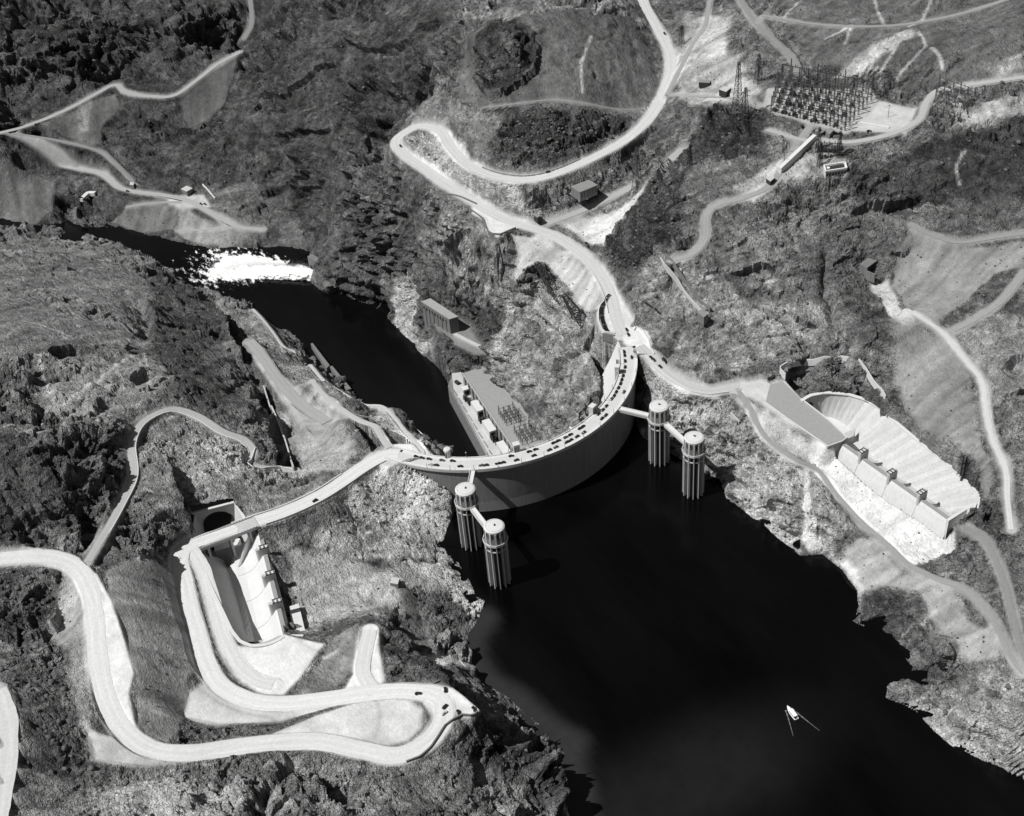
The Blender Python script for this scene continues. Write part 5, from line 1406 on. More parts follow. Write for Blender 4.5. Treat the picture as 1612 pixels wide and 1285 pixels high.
# floor drop into the tunnel pit: sunk floor, pale ledge block, splitter wall
P = [at(302,850,-44), at(340,795,-44), at(395,810,-44), at(405,850,-30), at(352,900,-40)]
MB().prism([(p[0], p[1]) for p in [at(300,862,5), at(360,900,-24), at(400,840,-10), at(395,806,2), at(366,788,6), at(304,805,5)]], -52, -46).build('pit_floor', M_CONC, azs)
# left wall of the pit north of the trough
for a, b in (((300,862,5), (303,842,5)), ((303,842,5), (307,808,5))):
    A = at(*a); B = at(*b); A2 = A+np.array([5, 0, -52]); B2 = B+np.array([5, 0, -52])
    MB().add([A, B, B2, A2, A-[1, 0, 0], B-[1, 0, 0], B2-[1, 0, 0], A2-[1, 0, 0]], [(0, 1, 2, 3), (7, 6, 5, 4), (0, 4, 5, 1), (2, 6, 7, 3)]).build('pit_wall', M_CONC, azs)
A = rimA[0]; B = toeA[0]; A2 = at(300,862,5); B2 = A2+np.array([14, 2, -50])
MB().add([A, B, B2, A2], [(0, 1, 2, 3)]).build('pit_wall', M_CONC, azs)
# lip wall under the trough floor's north edge
a = at(359,896,-24); b = np.array([foot[4][0], foot[4][1], -21.1])
MB().add([a, b, b-[0, -3, 25], a-[0, -3, 25]], [(0, 1, 2, 3)]).build('lip_wall', M_CONC, azs)
# splitter wall curving up to the first pier
sp = resample([at(375,892,-20), at(381,870,-14), at(388,850,-7), at(396,832,-1)], 12)
mb = MB()
for k in range(11):
    a, b = sp[k], sp[k+1]
    mb.add([a, b, (b[0], b[1], -46), (a[0], a[1], -46), a+[2.2, .6, 0], b+[2.2, .6, 0], (b[0]+2.2, b[1]+.6, -46), (a[0]+2.2, a[1]+.6, -46)], [(0, 1, 2, 3), (4, 7, 6, 5), (0, 4, 5, 1)])
mb.build('splitter_wall', M_CONC_W, azs)
# pale block below the bridge
P = [at(336,853,-24), at(362,845,-24), at(378,848,-24), at(373,858,-24), at(338,868,-24)]
MB().prism([(p[0], p[1]) for p in P], -46, -24).build('ledge_block', M_CONC_W, azs)
# right side wall of the pit
P = [at(398,836,0), at(384,818,2), at(367,790,6)]
for a, b in zip(P[:-1], P[1:]):
    MB().add([a, b, (b[0]-4, b[1]-2, -46), (a[0]-4, a[1]-2, -46), a+[1.4, 0, 0], b+[1.4, 0, 0], (b[0]+1.4, b[1], -46), (a[0]+1.4, a[1], -46)], [(0, 1, 2, 3), (4, 7, 6, 5), (0, 4, 5, 1)]).build('pit_wall', M_CONC_W, azs)

# ---- tunnel portal: head wall with a round-headed opening and the tube behind it
pd_ = PORT1-PORT0; pd_[2] = 0; pl_ = np.linalg.norm(pd_); px_ = pd_/pl_; pn_ = np.array([px_[1], -px_[0], 0])   # pn_ towards the camera side
if pn_[1] > 0: pn_ = -pn_
ptl = empty('tunnel_portal', (0, 0, 0), 0, 'concrete headwall with a huge dark arched tunnel mouth, across the road from the spillway trough', 'tunnel portal')
cxp = pl_*.5; rad = 14.0; top = 5.5; bot = -46.0; cz_ = top-4.5-rad
outer = []; inner = []
for k in range(25):
    a = math.pi*k/24
    inner.append((cxp+rad*math.cos(a), cz_+rad*math.sin(a)))
x0_, x1_ = -2.0, pl_+2
for x, z in inner:
    # push out to the rectangle
    dx = x-cxp; dz = z-cz_
    f = min((x1_-cxp)/max(abs(dx), 1e-6), (top-cz_)/max(dz, 1e-6))
    outer.append((cxp+dx*f, cz_+dz*f))
inner = [(cxp+rad, bot)]+inner+[(cxp-rad, bot)]; outer = [(x1_, bot)]+outer+[(x0_, bot)]


def pw(x, z, off): return PORT0*[1, 1, 0]+px_*x+pn_*off+np.array([0, 0, z])


vs = []; n = len(inner)
for off in (1.6, .2):
    vs += [pw(x, z, off) for x, z in inner]+[pw(x, z, off) for x, z in outer]
fs = []
for k in range(n-1):
    fs += [(k, k+1, n+k+1, n+k), (2*n+k, 3*n+k, 3*n+k+1, 2*n+k+1), (k, 2*n+k, 2*n+k+1, k+1), (n+k, n+k+1, 3*n+k+1, 3*n+k)]
MB().add(vs, fs).build('headwall', M_CONC, ptl)
MB().add([pw(x0_-7, top-1, .1), pw(x1_+2, top-1, .1), pw(x1_+2, top+3, -14), pw(x0_-7, top+3, -14), pw(x0_-7, top-3, .1), pw(x1_+2, top-3, .1), pw(x1_+2, top, -14), pw(x0_-7, top, -14)], [(0, 1, 2, 3), (7, 6, 5, 4), (0, 4, 5, 1), (1, 5, 6, 2), (2, 6, 7, 3), (3, 7, 4, 0)]).build('backfill', M_DARKC, ptl)
mb = MB(); mb.bar(pw(x0_-1, top+.4, .9), pw(x1_+1, top+.4, .9), 2.4, 1.0); mb.build('coping', M_CONC_W, ptl)
vs = []; m_ = len(inner)
for s in range(8):
    vs += [pw(x, z-s*7.5, .2-s*9) for x, z in inner]
fs = [(s*m_+k, s*m_+k+1, (s+1)*m_+k+1, (s+1)*m_+k) for s in range(7) for k in range(m_-1)]
fs.append(tuple(7*m_+k for k in range(m_)))
MB().add(vs, fs).build('tunnel_lining', M_CONC, ptl)
# triangular wing wall and railing beside the portal
P = [at(367,790,6), at(385,815,3), at(378,823,-10), at(363,828,-26)]
MB().add(P+[p+[1.2, .4, 0] for p in P], [(0, 1, 2, 3), (4, 7, 6, 5), (0, 4, 5, 1), (1, 5, 6, 2), (2, 6, 7, 3), (3, 7, 4, 0)]).build('wing_wall', M_CONC_W, ptl)

# ---- road bridge over the trough
c0 = at(296,861,5); c1 = at(404,822,3); dd_ = c1-c0
br = empty('road_bridge', (0, 0, 0), 0, 'flat road bridge carrying the highway over the head of the left spillway trough', 'bridge')
m_ = (c0+c1)/2; L_ = np.hypot(dd_[0], dd_[1]); rz_ = math.atan2(dd_[1], dd_[0])
MB().box((m_[0], m_[1], m_[2]-1.4), (L_, 14.6, 2.2), rz_).build('deck', M_CONC, br)
nn_ = np.array([-math.sin(rz_), math.cos(rz_)])
for s in (-1, 1):
    q = m_[:2]+nn_*s*7.1
    MB().box((q[0], q[1], m_[2]+.5), (L_*.96, .5, 1.3), rz_).build('parapet', M_CONC_W, br)
    for k in range(22):
        w = (k+.5)/22-.5; qq = q+np.array([math.cos(rz_), math.sin(rz_)])*L_*.96*w
        MB().box((qq[0], qq[1], m_[2]+1.4), (.5, .55, .7), rz_).build('parapet_post', M_CONC_W, br)
for k in (-.25, .08, .36):
    q = m_[:2]+np.array([math.cos(rz_), math.sin(rz_)])*L_*k
    MB().box((q[0], q[1], -22), (2.0, 11, 44), rz_).build('bridge_pier', M_CONC, br)

# ---- Nevada spillway
nvs = empty('spillway', (0, 0, 0), 0, 'long pale concrete spillway basin with curved back wall, above the lake on the right', 'spillway')
rimN = resample([at(*c) for c in NV_RIM], 46)
toeN = resample([at(*c) for c in [(1258,668,-24),(1270,662,-25),(1290,655,-25),(1312,658,-24),(1330,668,-23),(1345,683,-22),(1352,700,-21),(1370,716,-20),(1400,739,-20),(1430,761,-20),(1460,784,-20),(1485,802,-20),(1500,812,-20),(1509,820,-19),(1510,828,-18),(1500,834,-17)]], 46)
for k in range(45):
    A = rimN[k:k+2]; B = toeN[k:k+2]
    e = (A[1]-A[0])*.006; f = (B[1]-B[0])*.006
    a0, a1, b0, b1 = A[0]+e, A[1]-e, B[0]+f, B[1]-f
    nrm = np.cross(a1-a0, b0-a0); nrm /= np.linalg.norm(nrm)+1e-9
    h = nrm*.8 if nrm[2] < 0 else -nrm*.8
    MB().add([a0, a1, b1, b0, a0+h, a1+h, b1+h, b0+h], [(0, 1, 2, 3), (7, 6, 5, 4), (0, 4, 5, 1), (1, 5, 6, 2), (2, 6, 7, 3), (3, 7, 4, 0)]).build('wall_panel', M_WALLS[(k*7+k//3) % 3], nvs)
backA = np.array([r+[.9, .2, -.3] for r in rimN]); backB = np.array([r+[1.0, .3, -1] for r in toeN])
loft('wall_backing', backA, backB, M_CONC, nvs)
mb = MB(); mb.sweep([tuple(p+np.array([0, 0, -.5])) for p in rimN], [(-1.8, 0), (1.4, 0), (1.4, .9), (-1.8, .9)]); mb.build('coping', M_CONC_W, nvs)
dN, oN, eN = weir(nvs, [(217.2, -303.8), (219.6, -337.5), (223.2, -370)], -1, -3.6, -20, -24, 34, 34)
L2 = resample([(e[0]-oN[0]*25, e[1]-oN[1]*25, -20.1) for e in (eN[0]-dN*22, eN[0], eN[2], eN[4])], 46)
loft('basin_floor', toeN, L2, M_CONC_W, nvs)
loft('basin_floor', [at(1270,662,-25.2), at(1312,660,-24.5)], [(eN[0]-dN*40+oN*2).tolist()+[-21], (eN[0]-oN*24).tolist()+[-20.4]], M_CONC_W, nvs)
# square block and dark drain at the head of the basin
P = [at(1330,688,-17), at(1346,681,-17), at(1343,693,-17), at(1331,699,-17)]
MB().prism([(p[0], p[1]) for p in P], -22, -12).build('head_block', M_CONC, nvs)
q = at(1275, 640, -8)
MB().box((q[0], q[1], -9), (7, 3, 6), .5).build('drain_mouth', M_BLACK, nvs)
# paved deck that covers the inlet, ending in a sharp dark nose
P = [at(u, v, .25) for u, v in [(1212,606),(1232,600),(1262,630),(1305,663),(1333,690),(1325,695),(1303,703),(1292,695),(1270,680),(1245,663),(1205,634)]]
nose = MB().prism([(p[0], p[1]) for p in P], -23, .25).build('inlet_deck', plain('deck_asphalt', .28, .9, .1, .3), nvs)
mb = MB(); mb.sweep([tuple(p+np.array([0, 0, .1])) for p in P[2:8]], [(-.9, 0), (0, 0), (0, 1.0), (-.9, 1.0)]); mb.build('parapet', M_CONC_W, nvs)
mb = MB(); mb.sweep([tuple(p+np.array([0, 0, .1])) for p in P[7:]], [(-.9, 0), (0, 0), (0, 1.0), (-.9, 1.0)]); mb.build('parapet', M_CONC_W, nvs)
q0 = eN[4]
MB().box((q0[0]-oN[0]*4, q0[1]-oN[1]*4, -9), (22, 2.4, 21), math.atan2(oN[1], oN[0])).build('end_wall', M_CONC_W, nvs)


# ================================================================ POWERHOUSES
def prism_px(name, uv, z0, z1, mat, parent):
    P = [at(u, v, z1) for u, v in uv]
    return MB().prism([(p[0], p[1]) for p in P], z0, z1).build(name, mat, parent)


ph = empty('powerhouse', (0, 0, 0), 0, 'long flat-roofed powerhouse along the right bank at the foot of the dam', 'powerhouse')
ZR, ZD, ZW = -133.0, -150.0, -157.0
prism_px('main_hall', [(728,588),(760,577),(787,598),(808,617),(815,628),(827,649),(843,663),(858,696),(858,720),(820,724)], -182, ZR, M_GREYR, ph)
roofL = [at(728,588,ZR), at(820,724,ZR)]
mb = MB(); mb.bar(roofL[0]+[0, 0, .5], roofL[1]+[0, 0, .5], .8, 1.2); mb.build('parapet', M_CONC, ph)
mb = MB(); P = [at(u, v, ZR) for u, v in [(760,577),(787,598),(808,617),(815,628),(827,649),(843,663),(858,696)]]
for a, b in zip(P[:-1], P[1:]): mb.bar(a+[0, 0, .4], b+[0, 0, .4], .7, 1.0)
mb.build('parapet', M_DARKC, ph)
prism_px('transformer_deck', [(711,588),(726,586),(735,610),(802,735),(782,740),(714,612)], -182, ZD, M_CONC, ph)
prism_px('river_wall', [(705,608),(711,592),(716,608),(786,733),(776,738)], -186, ZW, M_DARKC, ph)
dph = (roofL[1]-roofL[0]); dph[2] = 0; dl = np.linalg.norm(dph); dph /= dl; oph = np.array([dph[1], -dph[0], 0])
if oph[0] > 0: oph = -oph
rzp = math.atan2(dph[1], dph[0])
for k in range(26):          # window bays of the hall above the deck
    q = roofL[0]+dph*(4+k*5.6)+oph*.12
    if 4+k*5.6 > dl-6: break
    MB().box((q[0], q[1], -141.5), (2.0, .5, 11), rzp).build('window', M_GLASS, ph)
for k in range(14):
    q = roofL[0]+dph*(7+k*11.2)+oph*.5
    if 7+k*11.2 > dl-6: break
    MB().box((q[0], q[1], -141), (1.3, 1.2, 17.5), rzp).build('pilaster', M_CONC, ph)
for (a, b, h) in [((728,607),(738,614),9), ((743,626),(760,651),10), ((761,655),(779,684),10), ((782,690),(803,717),10)]:
    A = at(*a, ZD+h); B = at(*b, ZD+h); m_ = (A+B)/2; d_ = B-A
    L = max(7, np.hypot(d_[0], d_[1])*.62)
    hs = MB().box((m_[0], m_[1], ZD+h/2), (L, 8.4, h), rzp).build('transformer_house', M_CONC_W, ph)
    MB().box((m_[0]+dph[0]*L/2, m_[1]+dph[1]*L/2, ZD+h*.42), (.3, 5, h*.7), rzp).build('opening', M_BLACK, hs)
for (u, v) in [(733,625),(739,631),(763,661-2),(757,655+4),(777,692-4),(784,697),(777,683+6),(793,716)]:
    A = at(u, v, ZD+5)
    f = MB()
    for s in (-1, 1):
        f.bar(A+dph*s*2.6-[0, 0, 5]-oph*2, A+dph*s*2.6+[0, 0, 2]-oph*2, .5); f.bar(A+dph*s*2.6-[0, 0, 5]+oph*2, A+dph*s*2.6+[0, 0, 2]+oph*2, .5)
    for s in (-1, 1): f.bar(A+[0, 0, 2]+oph*2*s-dph*2.6, A+[0, 0, 2]+oph*2*s+dph*2.6, .4)
    f.box((A[0], A[1], ZD+2.6), (4.2, 3.4, 5.2), rzp)
    f.build('transformer', M_DARK, ph)
for k in range(9):
    q = at(713, 612, ZD)+(at(786, 736, ZD)-at(713, 612, ZD))*(k+.5)/9
    MB().box((q[0], q[1], ZD+.35), (12, .6, .7), rzp).build('crane_rail', M_DARKC, ph)
q = at(720, 604, ZD); MB().box((q[0], q[1], ZD+1.6), (6, 3.4, 3.2), rzp+.3).build('machinery', M_DARK, ph)

# lattice take-off structures on the roof: rows of masts with cross beams
def takeoff(cu, cv, nx_, ny_, label):
    o = at(cu, cv, ZR)
    t = empty('takeoff_frame', o, rzp, label, 'switch rack', 'dark steel racks on the powerhouse roof')
    for i in range(nx_):
        for j in range(ny_):
            x = (i-(nx_-1)/2)*5.2; y = (j-(ny_-1)/2)*5.6
            hh = 9 if (i+j) % 3 else 12
            mb = MB()
            for sx, sy in ((-.5, -.5), (.5, -.5), (.5, .5), (-.5, .5)): mb.bar((x+sx, y+sy, 0), (x+sx*.4, y+sy*.4, hh), .16)
            for z in range(1, hh, 2):
                mb.bar((x-.5, y-.5, z), (x+.5, y-.5, z+1.5), .1); mb.bar((x+.5, y+.5, z), (x-.5, y+.5, z+1.5), .1)
            mb.build('mast', M_DARK, t)
    for j in range(ny_):
        y = (j-(ny_-1)/2)*5.6; X_ = (nx_-1)/2*5.2
        MB().bar((-X_, y, 8.6), (X_, y, 8.6), .35).build('beam', M_DARK, t)
        MB().bar((-X_, y, 5.2), (X_, y, 5.2), .25).build('beam', M_DARK, t)
    for i in range(nx_):
        x = (i-(nx_-1)/2)*5.2; Y_ = (ny_-1)/2*5.6
        MB().bar((x, -Y_, 7.9), (x, Y_, 7.9), .3).build('beam', M_DARK, t)
    return t


takeoff(803, 658, 5, 4, 'dark steel rack with masts in the middle of the powerhouse roof')
takeoff(828, 688, 5, 4, 'dark steel rack with masts on the powerhouse roof next to the dam')
t = takeoff(818, 668, 2, 1, 'two dark masts between the two racks on the powerhouse roof')

az = empty('powerhouse', (0, 0, 0), 0, 'edge of the left bank powerhouse roof below the canyon rim path', 'powerhouse')
prism_px('main_hall', [(700,713),(640,665),(622,648),(612,655),(680,730)], -184, -131, M_CONC, az)
mb = MB(); mb.bar(at(700,713,-130.4), at(624,650,-130.4), .9, 1.2); mb.build('parapet', M_CONC_W, az)

# ---- canyon outlet house on its ledge
A = at(664, 476, -117); B = at(707, 503, -117); C_ = at(721, 499, -117); D_ = at(678, 471, -117)
vh = empty('outlet_house', (0, 0, 0), 0, 'long flat-roofed concrete building perched on a ledge above the right bank of the river', 'building')
xy = [(p[0], p[1]) for p in (A, B, C_, D_)]
MB().prism(xy, -152, -117).build('walls', M_DARKC, vh)
cen = (A+C_)/2
MB().prism([(cen[0]+(x-cen[0])*1.015, cen[1]+(y-cen[1])*1.03) for x, y in xy], -117, -116.2).build('roof', plain('roof_felt', .30, .9, .12, .3), vh)
d_ = B-A; d_ /= np.linalg.norm(d_); n_ = np.array([d_[1], -d_[0], 0]); n_ = n_ if n_[0] < 0 else -n_
for k in range(9):
    q = A+(B-A)*(k+.7)/10+n_*.1
    MB().box((q[0], q[1], -123), (2.2, .4, 4.6), math.atan2(d_[1], d_[0])).build('window', M_GLASS, vh)
for k in range(6):
    q = A+(B-A)*(k+.7)/6.6+n_*.3
    MB().box((q[0], q[1], -136), (1.0, .8, 26), math.atan2(d_[1], d_[0])).build('buttress', M_DARKC, vh)
# retaining wall with walkway beyond the house
P = [at(716,526,-135.5), at(740,538,-135.5), at(762,549,-135.5)]
rw = empty('ledge_wall', (0, 0, 0), 0, 'pale retaining wall and walkway running from the ledge building toward the powerhouse', 'wall')
mb = MB(); mb.sweep(P, [(-2.4, -9), (2.4, -9), (2.4, .3), (-2.4, .3)]); mb.build('walkway', M_CONC, rw)
mb = MB(); mb.sweep([p-n_*-2.2 for p in P], [(-.25, 0), (.25, 0), (.25, 1.3), (-.25, 1.3)]); mb.build('parapet', M_CONC_W, rw)

# ---- canyon wall outlet portal and its jet
po = empty('outlet_portal', (0, 0, 0), 0, 'small concrete outlet portal at the water below the right canyon wall, spouting the white jet', 'portal')
a = at(499, 408, -168); b = at(496, 440, -172)
m_ = (a+b)/2
MB().box((m_[0]+2, m_[1], -168), (8, 25, 27), .25).build('portal_block', M_DARKC, po)
MB().box((m_[0]-2.2, m_[1]+1, -171), (1.2, 14, 10), .25).build('outlet_mouth', M_BLACK, po)


def jet_mesh():
    n, m = 150, 44; vs = []
    A = at(494, 428, -172)*1.0; B = at(352, 425, -179.5)
    d = (B-A); L = np.linalg.norm(d[:2]); dx = d[:2]/L; sd = np.array([-dx[1], dx[0]])
    for i in range(n):
        t = i/(n-1); c = A[:2]+dx*L*t
        w = 8+11*t**.7*(1-.8*t**3); h = 11*(1-t)**1.3+4.5*math.sin(math.pi*min(t*1.2, 1))+.1
        for k in range(m):
            a_ = math.pi*k/(m-1)
            x = c+sd*w*math.cos(a_); z = RIVER-.4+h*math.sin(a_)
            vs.append([x[0], x[1], z])
    V = np.array(vs); f = fbm(V[:, 0]/6, V[:, 1]/6, V[:, 2]/4, 4, 300, .6); g = fbm(V[:, 0]/6, V[:, 1]/6, V[:, 2]/4, 4, 330, .6)
    up = (V[:, 2]-RIVER > 0)
    V[:, 2] += up*f*2.6; V[:, 0] += g*4.5; V[:, 1] += f*4.5
    fs = [(i*m+k, (i+1)*m+k, (i+1)*m+k+1, i*m+k+1) for i in range(n-1) for k in range(m-1)]
    return MB().add(V, fs).mesh('water_jet', True)


jm = plain('foam', .85, .9, .04, .4)
jet = link('water_jet', jet_mesh(), jm); tag(jet, 'white foaming water jet shooting from the outlet portal across the river', 'water jet')

# spray: droplets thinning out to the sides and downstream
def spray():
    n = 26000; A = at(494, 428, RIVER); B = at(352, 425, RIVER); d = (B-A)[:2]; L = np.linalg.norm(d); d /= L; s = np.array([-d[1], d[0]])
    t = rng.beta(1.5, 2.0, n)*1.25; w = (5+16*t)*.8
    y = rng.normal(0, 1, n)*w; x = t*L
    h = np.abs(rng.normal(0, 1, n))*(5.5*(1-np.clip(t, 0, 1))+2.0)*np.exp(-(y/w)**2*.6)
    c = np.stack([A[0]+d[0]*x+s[0]*y, A[1]+d[1]*x+s[1]*y, RIVER+h], 1); r = .12+.28*rng.random(n)**3
    T = np.array([(1, 1, 1), (-1, -1, 1), (-1, 1, -1), (1, -1, -1)])*.6
    V = (c[:, None]+T[None]*r[:, None, None]).reshape(-1, 3); F = (np.array([(0, 1, 2), (0, 3, 1), (0, 2, 3), (1, 3, 2)])[None]+np.arange(n)[:, None, None]*4).reshape(-1, 3)
    me = bpy.data.meshes.new('spray'); me.from_pydata(V.tolist(), [], F.tolist()); return me


sp_ = link('spray', spray(), jm); tag(sp_, 'fine white spray thrown up round the outlet jet', kind='stuff')

# docks on the left bank
for uv, lab in (([(489,541),(492,540),(519,575),(514,580)], 'narrow concrete landing slab on the left bank below the canyon path'), ([(519,577),(523,576),(553,612),(546,614)], 'low concrete quay farther along the left bank beside the dark water')):
    P = [at(u, v, -172) for u, v in uv]
    q = MB().prism([(p[0], p[1]) for p in P], -183, -172).build('quay', M_DARKC); tag(q, lab, 'quay')
    q['label'] = lab

# ================================================================ THINGS
def gp(u, v, dz=0.0):
    p = ground(u, v, ZG).copy(); p[2] += dz
    return p


def nearest_dir(p):
    """direction of the nearest road at p"""
    best = (1e9, None)
    for rd in ROADS.values():
        L = rd['line']; d = np.hypot(L[:, 0]-p[0], L[:, 1]-p[1]); i = int(d.argmin())
        if d[i] < best[0]:
            j = min(max(i, 1), len(L)-2); t = L[j+1]-L[j-1]; best = (d[i], math.atan2(t[1], t[0]))
    return best[1]


# ---- a 1930s saloon: body with long bonnet, cabin, wings, wheels
def make_car(loc, rz, label, group, mat):
    t = empty('car', loc, rz, label, 'car', group)
    mb = MB()
    prof = [(-2.2, .45), (-2.25, .95), (-1.9, 1.2), (.55, 1.2), (.75, 1.12), (2.05, 1.0), (2.2, .85), (2.2, .45)]
    n = len(prof); vs = [(x, -.72 if x < 1 else -.5, z) for x, z in prof]+[(x, .72 if x < 1 else .5, z) for x, z in prof]
    mb.add(vs, [tuple(range(n)), tuple(range(2*n-1, n-1, -1))]+[(k, n+k, n+(k+1) % n, (k+1) % n) for k in range(n)])
    mb.build('body', mat, t)
    mb = MB(); prof = [(-1.75, 1.2), (-1.45, 1.75), (.25, 1.78), (.6, 1.2)]; n = 4
    vs = [(x, -.62, z) for x, z in prof]+[(x, .62, z) for x, z in prof]
    mb.add(vs, [tuple(range(n)), tuple(range(2*n-1, n-1, -1))]+[(k, n+k, n+(k+1) % n, (k+1) % n) for k in range(n)])
    cb = mb.build('cabin', mat, t)
    mb = MB(); mb.box((-.55, 0, 1.5), (1.7, 1.27, .34)); mb.build('window', M_GLASS, cb)
    for x in (-1.35, 1.35):
        for y in (-.78, .78):
            mb = MB()
            m = 10; vs = [(x+.36*math.cos(2*math.pi*k/m), y+s, .36+.36*math.sin(2*math.pi*k/m)) for s in (-.09, .09) for k in range(m)]
            mb.add(vs, [tuple(range(m)), tuple(range(2*m-1, m-1, -1))]+[(k, m+k, m+(k+1) % m, (k+1) % m) for k in range(m)])
            mb.build('wheel', M_TYRE, t)
            mb = MB(); mb.box((x, y, .82), (1.05, .34, .16)); mb.build('wing', mat, t)
    for y in (-.42, .42): MB().box((2.18, y, .9), (.2, .22, .22)).build('headlight', M_CARL, t)
    return t


PROTO = {}
def car(p, rz, label, group=None, kind='dark', sc=1.0):
    mat = {'dark': M_CAR, 'grey': M_CARG, 'cream': M_CARL}[kind]
    if kind not in PROTO:
        o = make_car(tuple(p), rz, label, group, mat); PROTO[kind] = o
    else:
        o = copy_tree(PROTO[kind]); o.location = tuple(p); o.rotation_euler = (0, 0, rz); o['label'] = label
        if 'group' in o.keys(): del o['group']
        if group: o['group'] = group
    o.scale = (sc, sc, sc)
    return o


# cars on the dam crest: two files
INN = [(345,860),(373,865),(405,872),(465,880),(515,883),(790,858),(875,838),(905,828),(988,795),(1012,787),(1045,770),(1067,757),(1112,728),(1130,722),(1198,660),(1215,640),(1230,622),(1260,590),(1270,575),(1280,557),(1288,537),(1296,517),(1303,499),(1309,480),(1314,461),(1320,440),(1323,412),(1323,385),(1321,368),(1318,345),(1315,328),(1309,311),(1303,295)]
OUT = [(408,900),(437,903),(550,908),(650,907),(672,905),(727,898),(752,895),(816,882),(898,860),(970,832),(1002,820),(1053,797),(1073,787),(1103,770),(1133,750),(1219,684),(1236,668),(1320,558),(1362,395)]
for lst, r_, nm, g in ((INN, RD+3.9, 'parked by the downstream parapet of the dam', 'cars parked along the downstream side of the crest road'), (OUT, RU-3.6, 'in the lake-side file on the dam', 'cars in the lake-side file of the crest road')):
    for k, (x, y) in enumerate(lst):
        p = at(540+x/2.985, 430+y/2.985, .9); a = math.degrees(math.atan2(p[0], -p[1]))
        r = r_ if abs(math.hypot(p[0], p[1])-r_) < 5 else math.hypot(p[0], p[1])
        if a < -60 or a > 63: continue
        kd = 'cream' if k in (0,) and lst is OUT else ('grey' if k % 7 == 3 else 'dark')
        car(pol(r+random.uniform(-.3, .3), a, .08), math.radians(a)+(0 if lst is INN else math.pi)+random.uniform(-.04, .04),
            f'{ORD[k]} {"pale" if kd=="cream" else ("grey" if kd=="grey" else "dark")} car from the Arizona end, {nm}', g, kd, 1.12)
# the curved row of cars parked side by side beside the Nevada end
row = [(236,208),(214,232),(196,262),(184,292),(160,330),(146,365),(138,400),(138,440),(142,480),(146,515),(158,550),(172,590),(186,625),(208,662)]
L_ = resample([at(930+u/8.03, 440+v/8.03, .2) for u, v in row], 25)
for k in range(25):
    j = min(max(k, 1), 23); d = L_[j+1]-L_[j-1]
    car((L_[k][0], L_[k][1], .35), math.atan2(d[1], d[0])+math.pi/2+random.uniform(-.05, .05), f'{ORD[k]} car from the far end of the curved row parked side by side', 'cars parked side by side beside the Nevada end of the dam', 'grey' if k % 6 == 2 else 'dark')
LOOSE = [
 (986.5,520.5,'leading dark car of two entering the plaza beyond the dam end'),(989,528,'second dark car of two entering the plaza beyond the dam end'),
 (1025.1,564.5,'dark car farther up of the close pair on the intake road'),(1029.3,568,'dark car lower of the close pair on the intake road'),(1039.3,578.5,'single dark car by the lake-side wall of the intake road'),
 (923.6,385,'upper dark car of two stopped on the shoulder of the road above the pale fill'),(926.8,390.5,'lower dark car of two stopped on the shoulder of the road above the pale fill'),
 (862.6,272,'dark car on the highway below the knobby hill'),(630.5,231,'dark car at the hairpin bend'),(1046,54,'dark car on the highway near the top of the view'),
 (496,789.5,'dark car on the highway between the dam and the left spillway'),(986,639.6,None),
 (201,302,'dark car on the canyon road at far left'),(316.6,322,'left of two dark cars parked at the end of the canyon road'),(323,322.5,'right of two dark cars parked at the end of the canyon road'),
 (1291.6,211.7,'dark car left of the shed in the switchyard'),(1299,213,'dark car close against the shed in the switchyard'),(1317,212,'left of two dark cars right of the switchyard shed'),(1323,212.5,'right of two dark cars beside the switchyard shed'),(1368,208,'lone dark car right of the big switchyard'),(1263,201,'lone car at the bend left of the switchyard shed'),
 (658.7,1093.4,'dark car driving round the lookout loop'),(701,1087.4,'dark car at the top of the lookout'),(700.5,1114,'dark car in the middle of the lookout'),(699.2,1124,'cream car in the middle of the lookout'),(721.7,1123.3,'dark car near the lookout rail'),(746.2,1117.9,'dark car at the tip of the lookout'),(719,1086.5,'dark car at the rocky edge of the lookout'),
]
for k, (u, v, lab) in enumerate(LOOSE):
    if lab is None:
        p = at(u, v, .3); car(p, -.75, 'dark car standing on the short bridge to the right intake tower'); continue
    p = gp(u, v, .35)
    car(p, nearest_dir(p)+(math.pi/2+.5 if u in (701, 700.5, 699.2, 719) else 0)+(0.35 if 640 < u < 760 and v > 1000 else 0), lab, None, 'cream' if 'cream' in lab else 'dark', 1.15)
# flat-bed truck on the intake road
p = gp(1046.5, 570, .35); t = empty('truck', p, nearest_dir(p), 'dark truck standing by the rock side of the intake road', 'truck')
MB().box((-1.4, 0, 1.7), (4.6, 2.2, 1.9)).build('cargo_box', M_CAR, t); MB().box((1.9, 0, 1.35), (1.4, 1.9, 1.6)).build('cab', M_CAR, t); MB().box((3.1, 0, 1.0), (1.2, 1.3, .9)).build('bonnet', M_CAR, t)
for x in (-2.6, 2.9):
    for y in (-1, 1): MB().box((x, y, .45), (.9, .3, .9)).build('wheel', M_TYRE, t)

